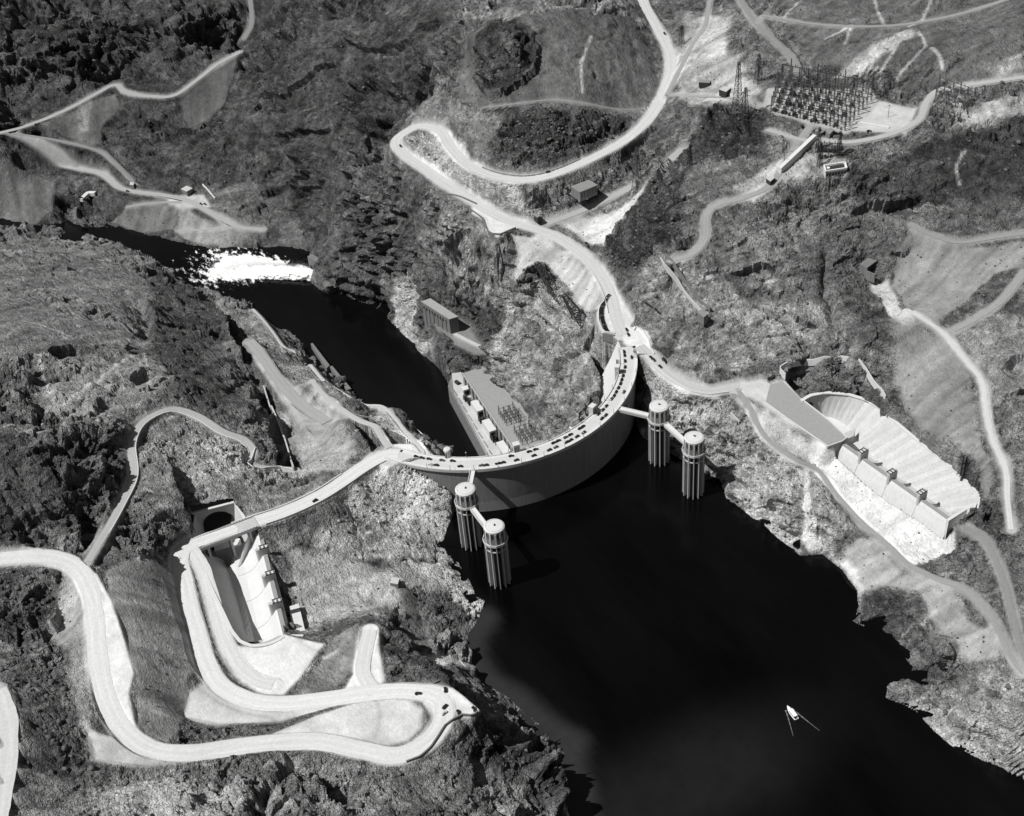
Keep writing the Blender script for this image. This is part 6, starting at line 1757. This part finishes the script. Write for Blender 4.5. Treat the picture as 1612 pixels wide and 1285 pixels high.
# ---- lattice steel work
def lattice(name_legs, t, h, w0, w1, leg=.28, lean=(0, 0), steps=None, mat=None):
    mat = mat or M_DARK
    n = steps or max(4, int(h/5))
    def c(k, sx, sy):
        f = k/n; w = w0+(w1-w0)*min(1, f**.8); return (sx*w/2+lean[0]*f, sy*w/2+lean[1]*f, h*f)
    S = [(-1, -1), (1, -1), (1, 1), (-1, 1)]
    for sx, sy in S:
        mb = MB()
        for k in range(n): mb.bar(c(k, sx, sy), c(k+1, sx, sy), leg)
        mb.build('leg', mat, t)
    mb = MB()
    for k in range(n):
        for i in range(4):
            a, b = S[i], S[(i+1) % 4]
            mb.bar(c(k, *a), c(k+1, *b), leg*.55); mb.bar(c(k, *b), c(k+1, *a), leg*.55); mb.bar(c(k+1, *a), c(k+1, *b), leg*.5)
    mb.build('bracing', mat, t)
    return c


def pylon(u, v, h, label, w0=7, w1=1.6, arms=(.72, .86), armw=9, lean=(0, 0), mat=None, rz=None, z=None, legw=.36):
    p = gp(u, v, -.5) if z is None else at(u, v, z)
    t = empty('pylon', p, 0 if rz is None else rz, label, 'pylon')
    lattice('leg', t, h, w0, w1, legw, lean, mat=mat)
    for f in arms:
        z_ = h*f; mb = MB()
        a = (lean[0]*f-armw/2, lean[1]*f, z_+.6); b = (lean[0]*f+armw/2, lean[1]*f, z_+.6)
        mb.bar(a, b, .35); mb.bar((lean[0]*f, lean[1]*f, z_+2), a, .2); mb.bar((lean[0]*f, lean[1]*f, z_+2), b, .2)
        mb.build('crossarm', mat or M_DARK, t)
        for q in (a, b): MB().lathe([(.12, -1.6), (.22, -1.0), (.12, 0)], 6, (q[0], q[1], q[2])).build('insulator', M_GLASS, t)
    return t


def lean_px(u, v, tu, tv, h):
    """how far sideways a mast whose foot is at (u, v) and tip at (tu, tv) leans over height h"""
    p = gp(u, v); q = at(tu, tv, p[2]+h); return (q[0]-p[0], q[1]-p[1])


pylon(1160, 183, 62, 'tallest steel pylon, on the dark knoll left of the big switchyard', 10, 2, (.93,), 5)
pylon(1172, 187, 36, 'lower steel pylon with wide arms just right of the tallest one', 8, 1.8, (.7, .85), 12)
pylon(846, 330, 30, 'dark steel pylon beside the switchyard road below the highway', 9, 4, (.85,), 6)
for (u, v, tu, tv, h, lab) in [(879, 466, 846, 414, 26, 'dark steel pylon leaning out over the canyon, farther of two'), (916, 504, 889, 465, 26, 'dark steel pylon leaning out over the canyon, nearer of two')]:
    pylon(u, v, h, lab, 14, 4.5, (.8, .97), 10, lean_px(u, v, tu, tv, h), legw=.85)
pylon(1003, 300, 52, 'thin grey steel pylon between highway and dark ridge', 9, 2, (.6, .75, .9), 9, mat=M_STEEL)
pylon(1193, 75+55, 34, 'steel pylon on the pale wash above the switchyard', 7, 2, (.8,), 8)
pylon(1073, 72, 26, 'small steel pylon just right of the highway bend near the top', 6, 1.8, (.8,), 7)
pylon(1290, 262, 26, 'small steel pylon left of the white walled building', 4, 1.5, (.8,), 7)
pylon(1320, 246, 28, 'small steel pylon right of the white walled building', 4, 1.5, (.8,), 7)
pylon(1288, 234, 24, 'small steel pylon beside the end of the long white wall', 4, 1.5, (.8,), 7)
pylon(1086, 260, 24, 'small steel pylon on the rocks above the bluff road', 4, 1.5, (.7, .85), 7)
pylon(1115, 190, 16, 'small steel pylon among the wooden poles', 3, 1.2, (.8,), 5)
pole = None
for k, (u, v) in enumerate([(1050,168),(1064,190),(1081,173),(1105,192),(1116,190),(1134,176),(1188,182),(1212,190),(1234,262),(1283,292),(1270,296),(1300,290),(1232,240),(1060,225),(1398,185),(1200,120)]):
    p = gp(u, v, -.3)
    if pole is None:
        pole = empty('utility_pole', p, .3, 'first utility pole from the left', 'utility pole', 'wooden poles between the highway and the switchyards')
        MB().lathe([(.28, 0), (.18, 15)], 8).build('post', M_DARK, pole); MB().box((0, 0, 13.5), (.25, 4.2, .3)).build('crossarm', M_DARK, pole)
        o = pole
    else:
        o = copy_tree(pole); o.location = p
    o['label'] = ['wooden utility pole nearest the highway bend', 'wooden pole on the pale rocks right of the highway', 'wooden pole left of the pair of poles', 'left wooden pole of the close pair', 'right wooden pole of the close pair', 'wooden pole left of the dark knoll', 'wooden pole right of the tallest pylon', 'wooden pole at the corner of the big switchyard', 'wooden pole on the slope left of the long white wall', 'wooden pole below the white walled building', 'wooden pole left below the white walled building', 'wooden pole right below the white walled building', 'wooden pole beside the head of the bluff road', 'wooden pole on rocks below the highway bend', 'wooden pole in the empty yard right of the switchyard', 'wooden pole on the pale wash'][k]


def gantry(p0, p1, nm, h, label, group, mat, masts_h=None):
    """a row of lattice masts joined by beams"""
    p0 = Vector(p0); p1 = Vector(p1); m = (p0+p1)/2; d = p1-p0; L = d.length
    t = empty('switch_gantry', m, math.atan2(d.y, d.x), label, 'switch gantry', group)
    for k in range(nm):
        x = -L/2+L*k/(nm-1); hh = h*(1.0+.35*((k*7+int(L)) % 3 == 0)); w = 1.3
        mb = MB()
        for sx, sy in ((-1, -1), (1, -1), (1, 1), (-1, 1)): mb.bar((x+sx*w/2, sy*w/2, -2), (x+sx*w*.25, sy*w*.25, hh), .22)
        z = 0
        while z < hh-1.5:
            mb.bar((x-w*.4, -w*.4, z), (x+w*.35, -w*.35, z+1.7), .13); mb.bar((x+w*.4, w*.4, z), (x-w*.35, w*.35, z+1.7), .13); z += 1.8
        mb.build('mast', mat, t)
    for zf in (.98, .62):
        mb = MB()
        for s in (-.45, .45): mb.bar((-L/2, s, h*zf), (L/2, s, h*zf), .2)
        n = int(L/2.2)
        for k in range(n): mb.bar((-L/2+L*k/n, -.45, h*zf), (-L/2+L*(k+1)/n, .45, h*zf), .12)
        mb.build('beam', mat, t)
    for k in range(nm-1):
        x = -L/2+L*(k+.5)/(nm-1)
        MB().lathe([(.25, 0), (.5, .6), (.3, 1.4), (.5, 2.0), (.2, 2.8)], 8, (x, 0, h*.98)).build('insulator', mat, t)
        mb = MB(); mb.box((x, 0, 1.3), (2.2, 1.5, 2.6)); mb.box((x, 0, 3.2), (.5, .5, 1.6)); mb.build('breaker', mat, t)
    return t


def quad(uvs):
    return [gp(u, v) for u, v in uvs]


Q = quad([(1214,176),(1330,206),(1378,150),(1232,128)])
for j in range(8):
    f = j/7; a = Q[0]+(Q[3]-Q[0])*f; b = Q[1]+(Q[2]-Q[1])*f
    g = gantry(a, b, 11, 17+(6 if j in (3, 6) else 0), f'{ORD[j]} steel gantry row of the big switchyard, counted from the front', 'steel gantries of the big switchyard', M_STEEL if j % 2 else M_DARK)
for j in range(3):        # pale footing strips between the rows
    f = (j*2+.6)/7; a = Q[0]+(Q[3]-Q[0])*f; b = Q[1]+(Q[2]-Q[1])*f; m_ = (a+b)/2; d_ = b-a
    o = MB().box((m_[0], m_[1], m_[2]+.6), (np.hypot(d_[0], d_[1]), 2.0, 1.6), math.atan2(d_[1], d_[0])).build('footing_wall', M_CONC_W); tag(o, f'{["front", "middle", "rear"][j]} long pale concrete footing among the gantries of the big switchyard', 'footing', 'pale footings in the big switchyard')
    for k in range(7):
        q = a+d_*(k+.4)/7.4
        tr = empty('power_transformer', q, math.atan2(d_[1], d_[0]), f'{ORD[k]} dark transformer from the left on the {["front", "middle", "rear"][j]} footing', 'transformer', 'transformers in the big switchyard')
        MB().box((0, -3.4, 2), (3.6, 2.6, 4)).build('tank', M_DARK, tr)
        for s in (-1, 0, 1): MB().lathe([(.35, 4), (.2, 6.2)], 6, (s*1.1, -3.4, 0)).build('bushing', M_DARKC, tr)
Q2 = quad([(1466,182),(1510,192),(1534,150),(1478,138)])
for j in range(5):
    f = j/4; gantry(Q2[0]+(Q2[3]-Q2[0])*f, Q2[1]+(Q2[2]-Q2[1])*f, 6, 9, f'{ORD[j]} gantry row of the small switchyard at right, counted from the front', 'steel gantries of the small right switchyard', M_STEEL)
Q3 = quad([(1286,250),(1330,246),(1326,236),(1284,240)])
for j in range(2):
    gantry(Q3[0]+(Q3[3]-Q3[0])*j, Q3[1]+(Q3[2]-Q3[1])*j, 6, 9, ['front', 'rear'][j]+' gantry behind the white walled building', 'gantries behind the white walled building', M_DARK)

# ---- buildings
def house_px(name, uv, z0, h, mat_w, mat_r, label, cat='building', base=3):
    p = [gp(*c) for c in uv]; z = z0 if z0 is not None else float(np.mean([q[2] for q in p]))
    P = [at(c[0], c[1], z+h) for c in uv]
    t = empty(name, (0, 0, 0), 0, label, cat)
    MB().prism([(q[0], q[1]) for q in P], z-base, z+h).build('walls', mat_w, t)
    c = sum(P)/len(P)
    MB().prism([(c[0]+(q[0]-c[0])*1.04, c[1]+(q[1]-c[1])*1.04) for q in P], z+h, z+h+.5).build('roof', mat_r, t)
    return t, P, z, c


M_ROOFL = plain('pale_roof', .45, .8, .1, .4); M_ROOFM = plain('grey_roof', .22, .8, .1, .4)
t, P, z, c = house_px('warehouse', [(899,294),(913,303),(940,292),(927,284)], None, 8.5, M_DARKC, M_ROOFM, 'long grey flat-roofed warehouse among the rocks below the highway')
d_ = P[2]-P[1]
for k in range(6):
    q = P[1]+d_*(k+.6)/6.2; MB().box((q[0], q[1], z+3.5), (.6, .6, 7), math.atan2(d_[1], d_[0])).build('buttress', M_DARK, t)
# white walled roofless-looking building in the switchyard
Pz = gp(1300, 268)[2]
cor = [at(u, v, Pz+5) for u, v in [(1297,262),(1300,271),(1333,266),(1330,257)]]
t = empty('terminal_building', (0, 0, 0), 0, 'low building with white parapet and dark sunken roof below the switchyard', 'building')
MB().prism([(q[0], q[1]) for q in cor], Pz-3, Pz+5).build('walls', M_CONC_W, t)
cc_ = sum(cor)/4
MB().prism([(cc_[0]+(q[0]-cc_[0])*.90, cc_[1]+(q[1]-cc_[1])*.82) for q in cor], Pz+4.9, Pz+5.15).build('roof', M_DARK, t)
for a, b in zip(cor, cor[1:]+cor[:1]):
    mb = MB(); mb.bar(a+[0, 0, .8], b+[0, 0, .8], 1.1, 1.7); mb.build('parapet', M_WHITE, t)
for k in range(7):
    q = cor[1]+(cor[2]-cor[1])*(k+.5)/7; MB().box((q[0]-.3, q[1]-.4, Pz+1.8), (1.6, .5, 3), -.1).build('window', M_GLASS, t)
q = at(1304, 265, Pz+5.4); MB().lathe([(1.6, 0), (1.6, .8), (.1, 1.0)], 12, tuple(q)).build('roof_tank', M_WHITE, t)
house_px('gate_booth', [(1300,207),(1306,212),(1313,205),(1308,201)], None, 4, M_DARKC, M_ROOFM, 'small dark shed in the dirt lot in front of the big switchyard', 'shed')
house_px('shed', [(1132,141),(1143,145),(1150,139),(1140,136)], None, 4.5, M_DARK, M_ROOFL, 'dark shed with pale roof beside the pale wash left of the tallest pylon', 'shed')
house_px('trailer', [(1100,130),(1117,131),(1118,127),(1102,126)], None, 3.5, M_DARK, M_ROOFM, 'long dark trailer parked on the pale ground right of the highway', 'trailer')
house_px('hut', [(614,918),(626,920),(629,911),(617,909)], None, 4.5, M_WOOD, M_ROOFL, 'small pale-roofed hut alone on the terrace above the lake', 'hut')
house_px('booth', [(1206,281),(1213,286),(1220,280),(1213,276)], None, 4, M_DARK, M_ROOFL, 'small booth on the bluff road below the long white wall', 'booth')
house_px('cottage', [(285,298),(294,302),(303,297),(294,293)], None, 4.2, M_DARKC, M_ROOFL, 'small cottage with pale roof above the end of the canyon road', 'house')
house_px('cabin', [(204,291),(210,292),(211,288),(205,287)], None, 3, M_DARKC, M_ROOFL, 'tiny cabin beside the canyon road at far left', 'cabin')
house_px('guard_booth', [(840,339),(846,343),(851,340),(845,336)], None, 4, M_DARK, M_ROOFM, 'small dark booth at the foot of the pylon by the switchyard road', 'booth')
house_px('concrete_block', [(1098,492),(1108,500),(1114,495),(1104,488)], None, 7, M_DARKC, M_ROOFM, 'dark concrete block at the lower end of the cableway trench', 'block')
t, P, z, c = house_px('tank_house', [(1283,206),(1292,211),(1299,206),(1292,202)], None, 3.5, M_DARKC, M_ROOFM, 'grey flat shed on the bare lot right of the bluff road head', 'shed')


# dark adit with concrete surround at the head of the graded strip on the far right slope
p = gp(1374, 430, 0); t = empty('adit_portal', p, .25, 'dark square adit mouth with concrete surround at the head of the graded strip', 'tunnel mouth')
MB().box((0, 6, 3), (17, 9, 14)).build('surround', M_DARKC, t); MB().box((0, 1.3, 3.5), (13.5, .6, 10.5)).build('opening', M_BLACK, t)
for s in (-1, 1): MB().box((s*8.6, -3, 1.5), (1.0, 10, 10)).build('wing_wall', M_DARKC, t)


# ---- walls, parapets and rails
def wall_px(name, uv, w, h, mat, label, cat='wall', lift=0.0, zs=None, base=4):
    P = [gp(u, v) for u, v in uv] if zs is None else [at(u, v, z) for (u, v), z in zip(uv, zs)]
    P = resample(P, max(3, int(sum(np.linalg.norm(P[i+1]-P[i]) for i in range(len(P)-1))/3)))
    if zs is None:
        zz = lookup(ZG, P[:, 0], P[:, 1]); m = min(4, len(zz)//2); zz = np.max([np.roll(np.pad(zz, 3, mode='edge'), r_)[3:-3] for r_ in (-2, -1, 0, 1, 2)], 0); P[:, 2] = np.convolve(np.pad(zz, m, mode='edge'), np.ones(2*m+1)/(2*m+1), 'valid')
    mb = MB(); mb.sweep([tuple(p+np.array([0, 0, lift])) for p in P], [(-w/2, -base), (w/2, -base), (w/2, h), (-w/2, h)])
    o = mb.build(name, mat); tag(o, label, cat)
    return o


wall_px('white_wall', [(1227,271),(1282,219)], 4.2, 5, M_CONC_W, 'long straight white wall descending beside the bluff road', zs=[gp(1227,271)[2]+1, gp(1282,219)[2]+1], base=9)
wall_px('yard_curb', [(1345,193),(1400,202)], 3, 1.2, M_CONC_W, 'white curb along the empty yard right of the big switchyard', 'curb')
wall_px('rim_wall', [(1236,600),(1227,586),(1228,583),(1262,575),(1292,568),(1310,570),(1322,577),(1335,577),(1362,592),(1385,613),(1394,628),(1390,640),(1384,648)], .8, 1.5, M_CONC_W, 'white guard wall looping round the hollow behind the right spillway', lift=1.4, base=6)
wall_px('lookout_wall', [(752,1122),(746,1130),(728,1127),(714,1133),(700,1144),(690,1160),(678,1178),(662,1192),(640,1200)], 1.0, 1.6, M_DARKC, 'guard wall round the outer edge of the lookout loop, toned dark for its shadow')  # dark concrete stands in for the shadow of the wall
wall_px('guard_wall', [(683,1077),(692,1072)], .7, 1.4, M_DARKC, 'short dark guard wall at the upper corner of the lookout')
wall_px('guard_wall', [(708,1082),(716,1079)], .7, 1.4, M_DARKC, 'short dark guard wall near the tip of the lookout')
wall_px('plaza_wall', [(955,470),(945,483),(942,490),(942,505),(948,520),(952,525),(968,525.5)], .9, 1.5, M_CONC_W, 'pale parapet behind the curved row of parked cars')
wall_px('retaining_wall', [(949,529),(968,528.5)], 1.6, .6, M_DARKC, 'dark retaining wall under the parking terrace', base=9)
wall_px('retaining_wall', [(1001,559),(1012,558),(1018,558)], 1.6, .4, M_DARKC, 'dark retaining wall under the plaza beside the dam', base=12)
wall_px('road_wall', [(1016,559),(1030,576),(1046,590),(1068,606),(1090,618),(1118,622),(1146,618)], .8, 1.3, M_CONC_W, 'curving parapet on the lake side of the intake road')
wall_px('plaza_wall', [(985,512),(998,521),(1001,515),(1012,522),(1021,535),(1024,548),(1030,558)], .8, 1.2, M_CONC_W, 'rounded white parapet on the rock side of the plaza')
wall_px('cut_wall', [(1030,403),(1047,422),(1066,448),(1085,472),(1105,495)], 1.2, 2.6, M_CONC, 'straight concrete wall along the lower side of the cableway trench')
wall_px('cut_wall', [(1045,400),(1063,423),(1083,450),(1103,478),(1118,492)], 1.0, 2.2, M_DARKC, 'dark concrete wall along the upper side of the cableway trench')
wall_px('gorge_wall', [(416,612),(430,648),(444,684),(456,718),(463,742)], 1.4, 3.2, M_CONC, 'straight pale concrete wall down the narrow gorge in the left bank', base=14, lift=1.5)
wall_px('road_wall', [(402,706),(396,728),(390,733),(402,739),(440,737),(463,742)], .9, 1.6, M_CONC_W, 'zigzag white parapet at the end of the penstock road')
wall_px('pit_fence', [(1497,836),(1494,832),(1500,830),(1506,831),(1520,824),(1532,812),(1537,800)], .5, 1.6, M_DARK, 'dark railing round the end of the right spillway', 'fence')
wall_px('pit_fence', [(446,1003),(444,997),(450,995)], .5, 1.6, M_DARK, 'dark railing at the south end of the left spillway', 'fence')
wall_px('portal_fence', [(384,816),(383,809),(378,806),(380,800)], .5, 1.8, M_DARK, 'short dark fence at the corner beside the tunnel mouth', 'fence')
wall_px('terrace_wall', [(741,334),(760,345),(768,366),(776,372),(788,371),(812,361)], 1.0, 1.6, M_DARKC, 'angular dark wall round the paved bay on the canyon rim')
wall_px('terrace_wall', [(690,306),(700,309),(726,311),(750,322)], .9, 1.5, M_DARKC, 'dark parapet along the outer edge of the road above the cliff')
wall_px('fill_wall', [(803,446),(819,452)], 1.5, .8, M_DARKC, 'dark retaining wall holding the foot of the pale fill', base=10)
wall_px('bench_wall', [(1150,656),(1164,668)], 1.4, 1.6, M_CONC, 'short concrete wall on the rocks right of the far intake tower')
wall_px('chute_wall', [(889,487),(915,513)], 3.0, .6, M_CONC, 'pale slab chute beside the nearer leaning pylon')
wall_px('foundation', [(128,316),(140,308),(150,304)], 6, 1.2, M_CONC_W, 'ruined pale foundations below the canyon road at far left', 'foundation')
wall_px('stair_wall', [(319,291),(330,303),(339,314)], 1.4, 1.5, M_CONC_W, 'thin white wall running down beside the canyon road end')


def road_parapet(rn, side, f0, f1, mat, label, off=.7, h=1.2, w=.8):
    rd = ROADS[rn]; L = rd['line']; n = len(L); L = L[int(f0*n):int(f1*n)]
    d = np.gradient(L, axis=0); d[:, 2] = 0; d /= np.linalg.norm(d, axis=1)[:, None]+1e-9
    S = np.stack([d[:, 1], -d[:, 0], 0*d[:, 0]], 1)
    P = L+S*side*(rd['w']+off)
    mb = MB(); mb.sweep([tuple(p) for p in P[::2]], [(-w/2, -2), (w/2, -2), (w/2, h), (-w/2, h)])
    o = mb.build('road_parapet', mat); tag(o, label, 'parapet')


road_parapet('nevada_highway', 1, .36, .47, M_DARKC, 'dark low wall on the outer side of the highway above the warehouse')
road_parapet('nevada_highway', -1, .53, .60, M_CONC_W, 'curving parapet outside the hairpin bend') if False else None
road_parapet('nevada_highway', 1, .80, .97, M_CONC_W, 'thin white parapet between the highway and the pale fill')
road_parapet('penstock_road', 1, .10, .92, M_CONC_W, 'long thin white parapet on the inner side of the penstock road')
road_parapet('arizona_highway', 1, .05, .16, M_CONC_W, 'white parapet on the canyon side of the highway left of the dam')
road_parapet('arizona_highway', -1, .02, .135, M_CONC_W, 'white parapet on the lake side of the highway left of the dam')

# ---- the boat and its wake
bp = at(1247, 1124, LAKE); tip = at(1239, 1113, LAKE)
bd = tip-bp; brz = math.atan2(bd[1], bd[0])
boat = empty('tour_boat', (bp[0], bp[1], LAKE), brz, 'white passenger launch under way on the lake, trailing a wake', 'boat')
mb = MB()
secs = [(-7.5, 2.2, 1.3), (-4, 2.6, 1.3), (1, 2.6, 1.4), (4.5, 2.0, 1.6), (7, 1.0, 1.9), (8.6, .08, 2.2)]
vs = []
for x, w, h in secs: vs += [(x, -w, h), (x, -w*.7, -.3), (x, w*.7, -.3), (x, w, h)]
fs = [(0, 1, 2, 3)]+[(4*k+i, 4*k+(i+1) % 4, 4*k+4+(i+1) % 4, 4*k+4+i) for k in range(5) for i in range(4)]+[(20, 23, 22, 21)]
mb.add(vs, fs); mb.build('hull', M_WHITE, boat)
ch = MB().box((-1.5, 0, 2.3), (7.5, 3.6, 1.9)).build('cabin', M_CARG, boat); MB().box((-1.5, 0, 3.35), (8.2, 4.0, .25)).build('cabin_roof', M_WHITE, boat)
MB().box((-1.5, 0, 2.5), (6.8, 3.68, .7)).build('window', M_GLASS, ch)
MB().box((-6, 0, 1.5), (2.2, 3, .3)).build('stern_deck', M_DARK, boat); boat.scale = (.85, .85, .85)
mb = MB(); mb.bar((3.6, 0, 1.6), (3.6, 0, 5.6), .14); mb.build('mast', M_STEEL, boat)


def wake(s, L, w):
    mb = MB(); n = 30; vs = []
    for i in range(n):
        f = i/(n-1); x = 5-L*f; y = s*(2.6+7.5*f**1.1); ww = w*(1-f)*(.7+.3*math.sin(f*37+s))+.12
        for q in (-1, 0, 1): vs.append((x, y+q*ww, .05+(.3*(1-f) if q == 0 else 0)))
    mb.add(vs, [(i*3+k, (i+1)*3+k, (i+1)*3+k+1, i*3+k+1) for i in range(n-1) for k in (0, 1)])
    return mb


wk = empty('boat_wake', (bp[0], bp[1], LAKE), brz, 'V of white wake spreading behind the launch', 'wake')
M_WAKE = plain('wake_foam', .13, .7, .5, .6)
for s, L in ((-1, 27), (1, 23)): wake(s, L, .7).build('wake_arm', M_WAKE, wk)

# ---- power lines over the right bank
def wire(a, b, sag, label):
    a = np.array(a); b = np.array(b); mb = MB()
    for s in (-3.5, 0, 3.5):
        d = b-a; n = np.array([-d[1], d[0], 0]); n = n/np.linalg.norm(n)*s; last = None
        for k in range(17):
            f = k/16; p = a+d*f+n-np.array([0, 0, 4*sag*f*(1-f)])
            if last is not None: mb.bar(last, p, .09)
            last = p
    o = mb.build('power_line', M_STEEL); tag(o, label, 'power line')


P1 = gp(1160, 183, 56); P2_ = gp(1003, 300, 46); P3 = gp(846, 330, 27)
wire(P1, P2_, 8, 'power line from the tallest pylon down to the thin grey pylon')
wire(P2_, P3, 8, 'power line from the thin grey pylon to the pylon by the switchyard road')

# ---- loose boulders and desert scrub: far too many to count
def scatter(name, n, region, smin, smax, mat, label, squash, nface=0):
    ico = [(0, 0, 1), (.894, 0, .447), (.276, .851, .447), (-.724, .526, .447), (-.724, -.526, .447), (.276, -.851, .447), (.724, .526, -.447), (-.276, .851, -.447), (-.894, 0, -.447), (-.276, -.851, -.447), (.724, -.526, -.447), (0, 0, -1)]
    F = np.array([(0, 1, 2), (0, 2, 3), (0, 3, 4), (0, 4, 5), (0, 5, 1), (1, 6, 2), (2, 7, 3), (3, 8, 4), (4, 9, 5), (5, 10, 1), (6, 7, 2), (7, 8, 3), (8, 9, 4), (9, 10, 5), (10, 6, 1), (11, 7, 6), (11, 8, 7), (11, 9, 8), (11, 10, 9), (11, 6, 10)])
    w = np.where(core & ~INLAKE & ~INRIV & ~PITM & (FLAT < .05), region, 0).ravel(); w = w*((GT*GT).ravel()/1e6); c = np.cumsum(w); c /= c[-1]
    idx = np.searchsorted(c, rng.random(n))
    B = np.stack([TX.ravel()[idx], TY.ravel()[idx], TZ.ravel()[idx]], 1)+rng.normal(0, .5, (n, 3))*[1, 1, 0]
    s = smin+(smax-smin)*rng.random(n)**3.2
    V = np.array(ico)[None]*(1+.35*(rng.random((n, 12, 1))-.5))*s[:, None, None]*(np.stack([.8+.5*rng.random(n), .8+.5*rng.random(n), squash*(.8+.4*rng.random(n))], 1)[:, None, :])
    a = rng.random(n)*6.28; ca, sa = np.cos(a)[:, None], np.sin(a)[:, None]
    X = V[..., 0]*ca-V[..., 1]*sa; Y = V[..., 0]*sa+V[..., 1]*ca
    V = np.stack([X, Y, V[..., 2]], -1)+B[:, None, :]
    me = bpy.data.meshes.new(name); co = V.reshape(-1, 3).astype(np.float32); fa = (F[None]+np.arange(n)[:, None, None]*12).reshape(-1, 3)
    me.vertices.add(len(co)); me.vertices.foreach_set('co', co.ravel()); me.loops.add(fa.size); me.loops.foreach_set('vertex_index', fa.ravel().astype(np.int32))
    me.polygons.add(len(fa)); me.polygons.foreach_set('loop_start', np.arange(0, fa.size, 3, dtype=np.int32)); me.polygons.foreach_set('loop_total', np.full(len(fa), 3, np.int32)); me.update(calc_edges=True)
    o = link(name, me, mat); tag(o, label, kind='stuff'); return o


scatter('boulders', 9000, np.clip(KN-.2, 0, 1)+.12*np.clip(CR-.4, 0, 1), .6, 2.6, plain('boulder_rock', .11, .95, .35, .4), 'loose boulders strewn over the knobby slopes', .75)
scatter('pale_boulders', 1800, np.clip(TN-.24, 0, 1)*(CR > .3), .4, 1.8, plain('pale_boulder_rock', .28, .95, .25, .4), 'pale blasted rocks on the rubble slopes by the works', .7)
scatter('desert_scrub', 9000, np.clip(.5-CR, .05, .4)+.1, .35, 1.1, plain('scrub', .055, .95, .3, .8), 'dark low desert bushes dotting the slopes', .8)
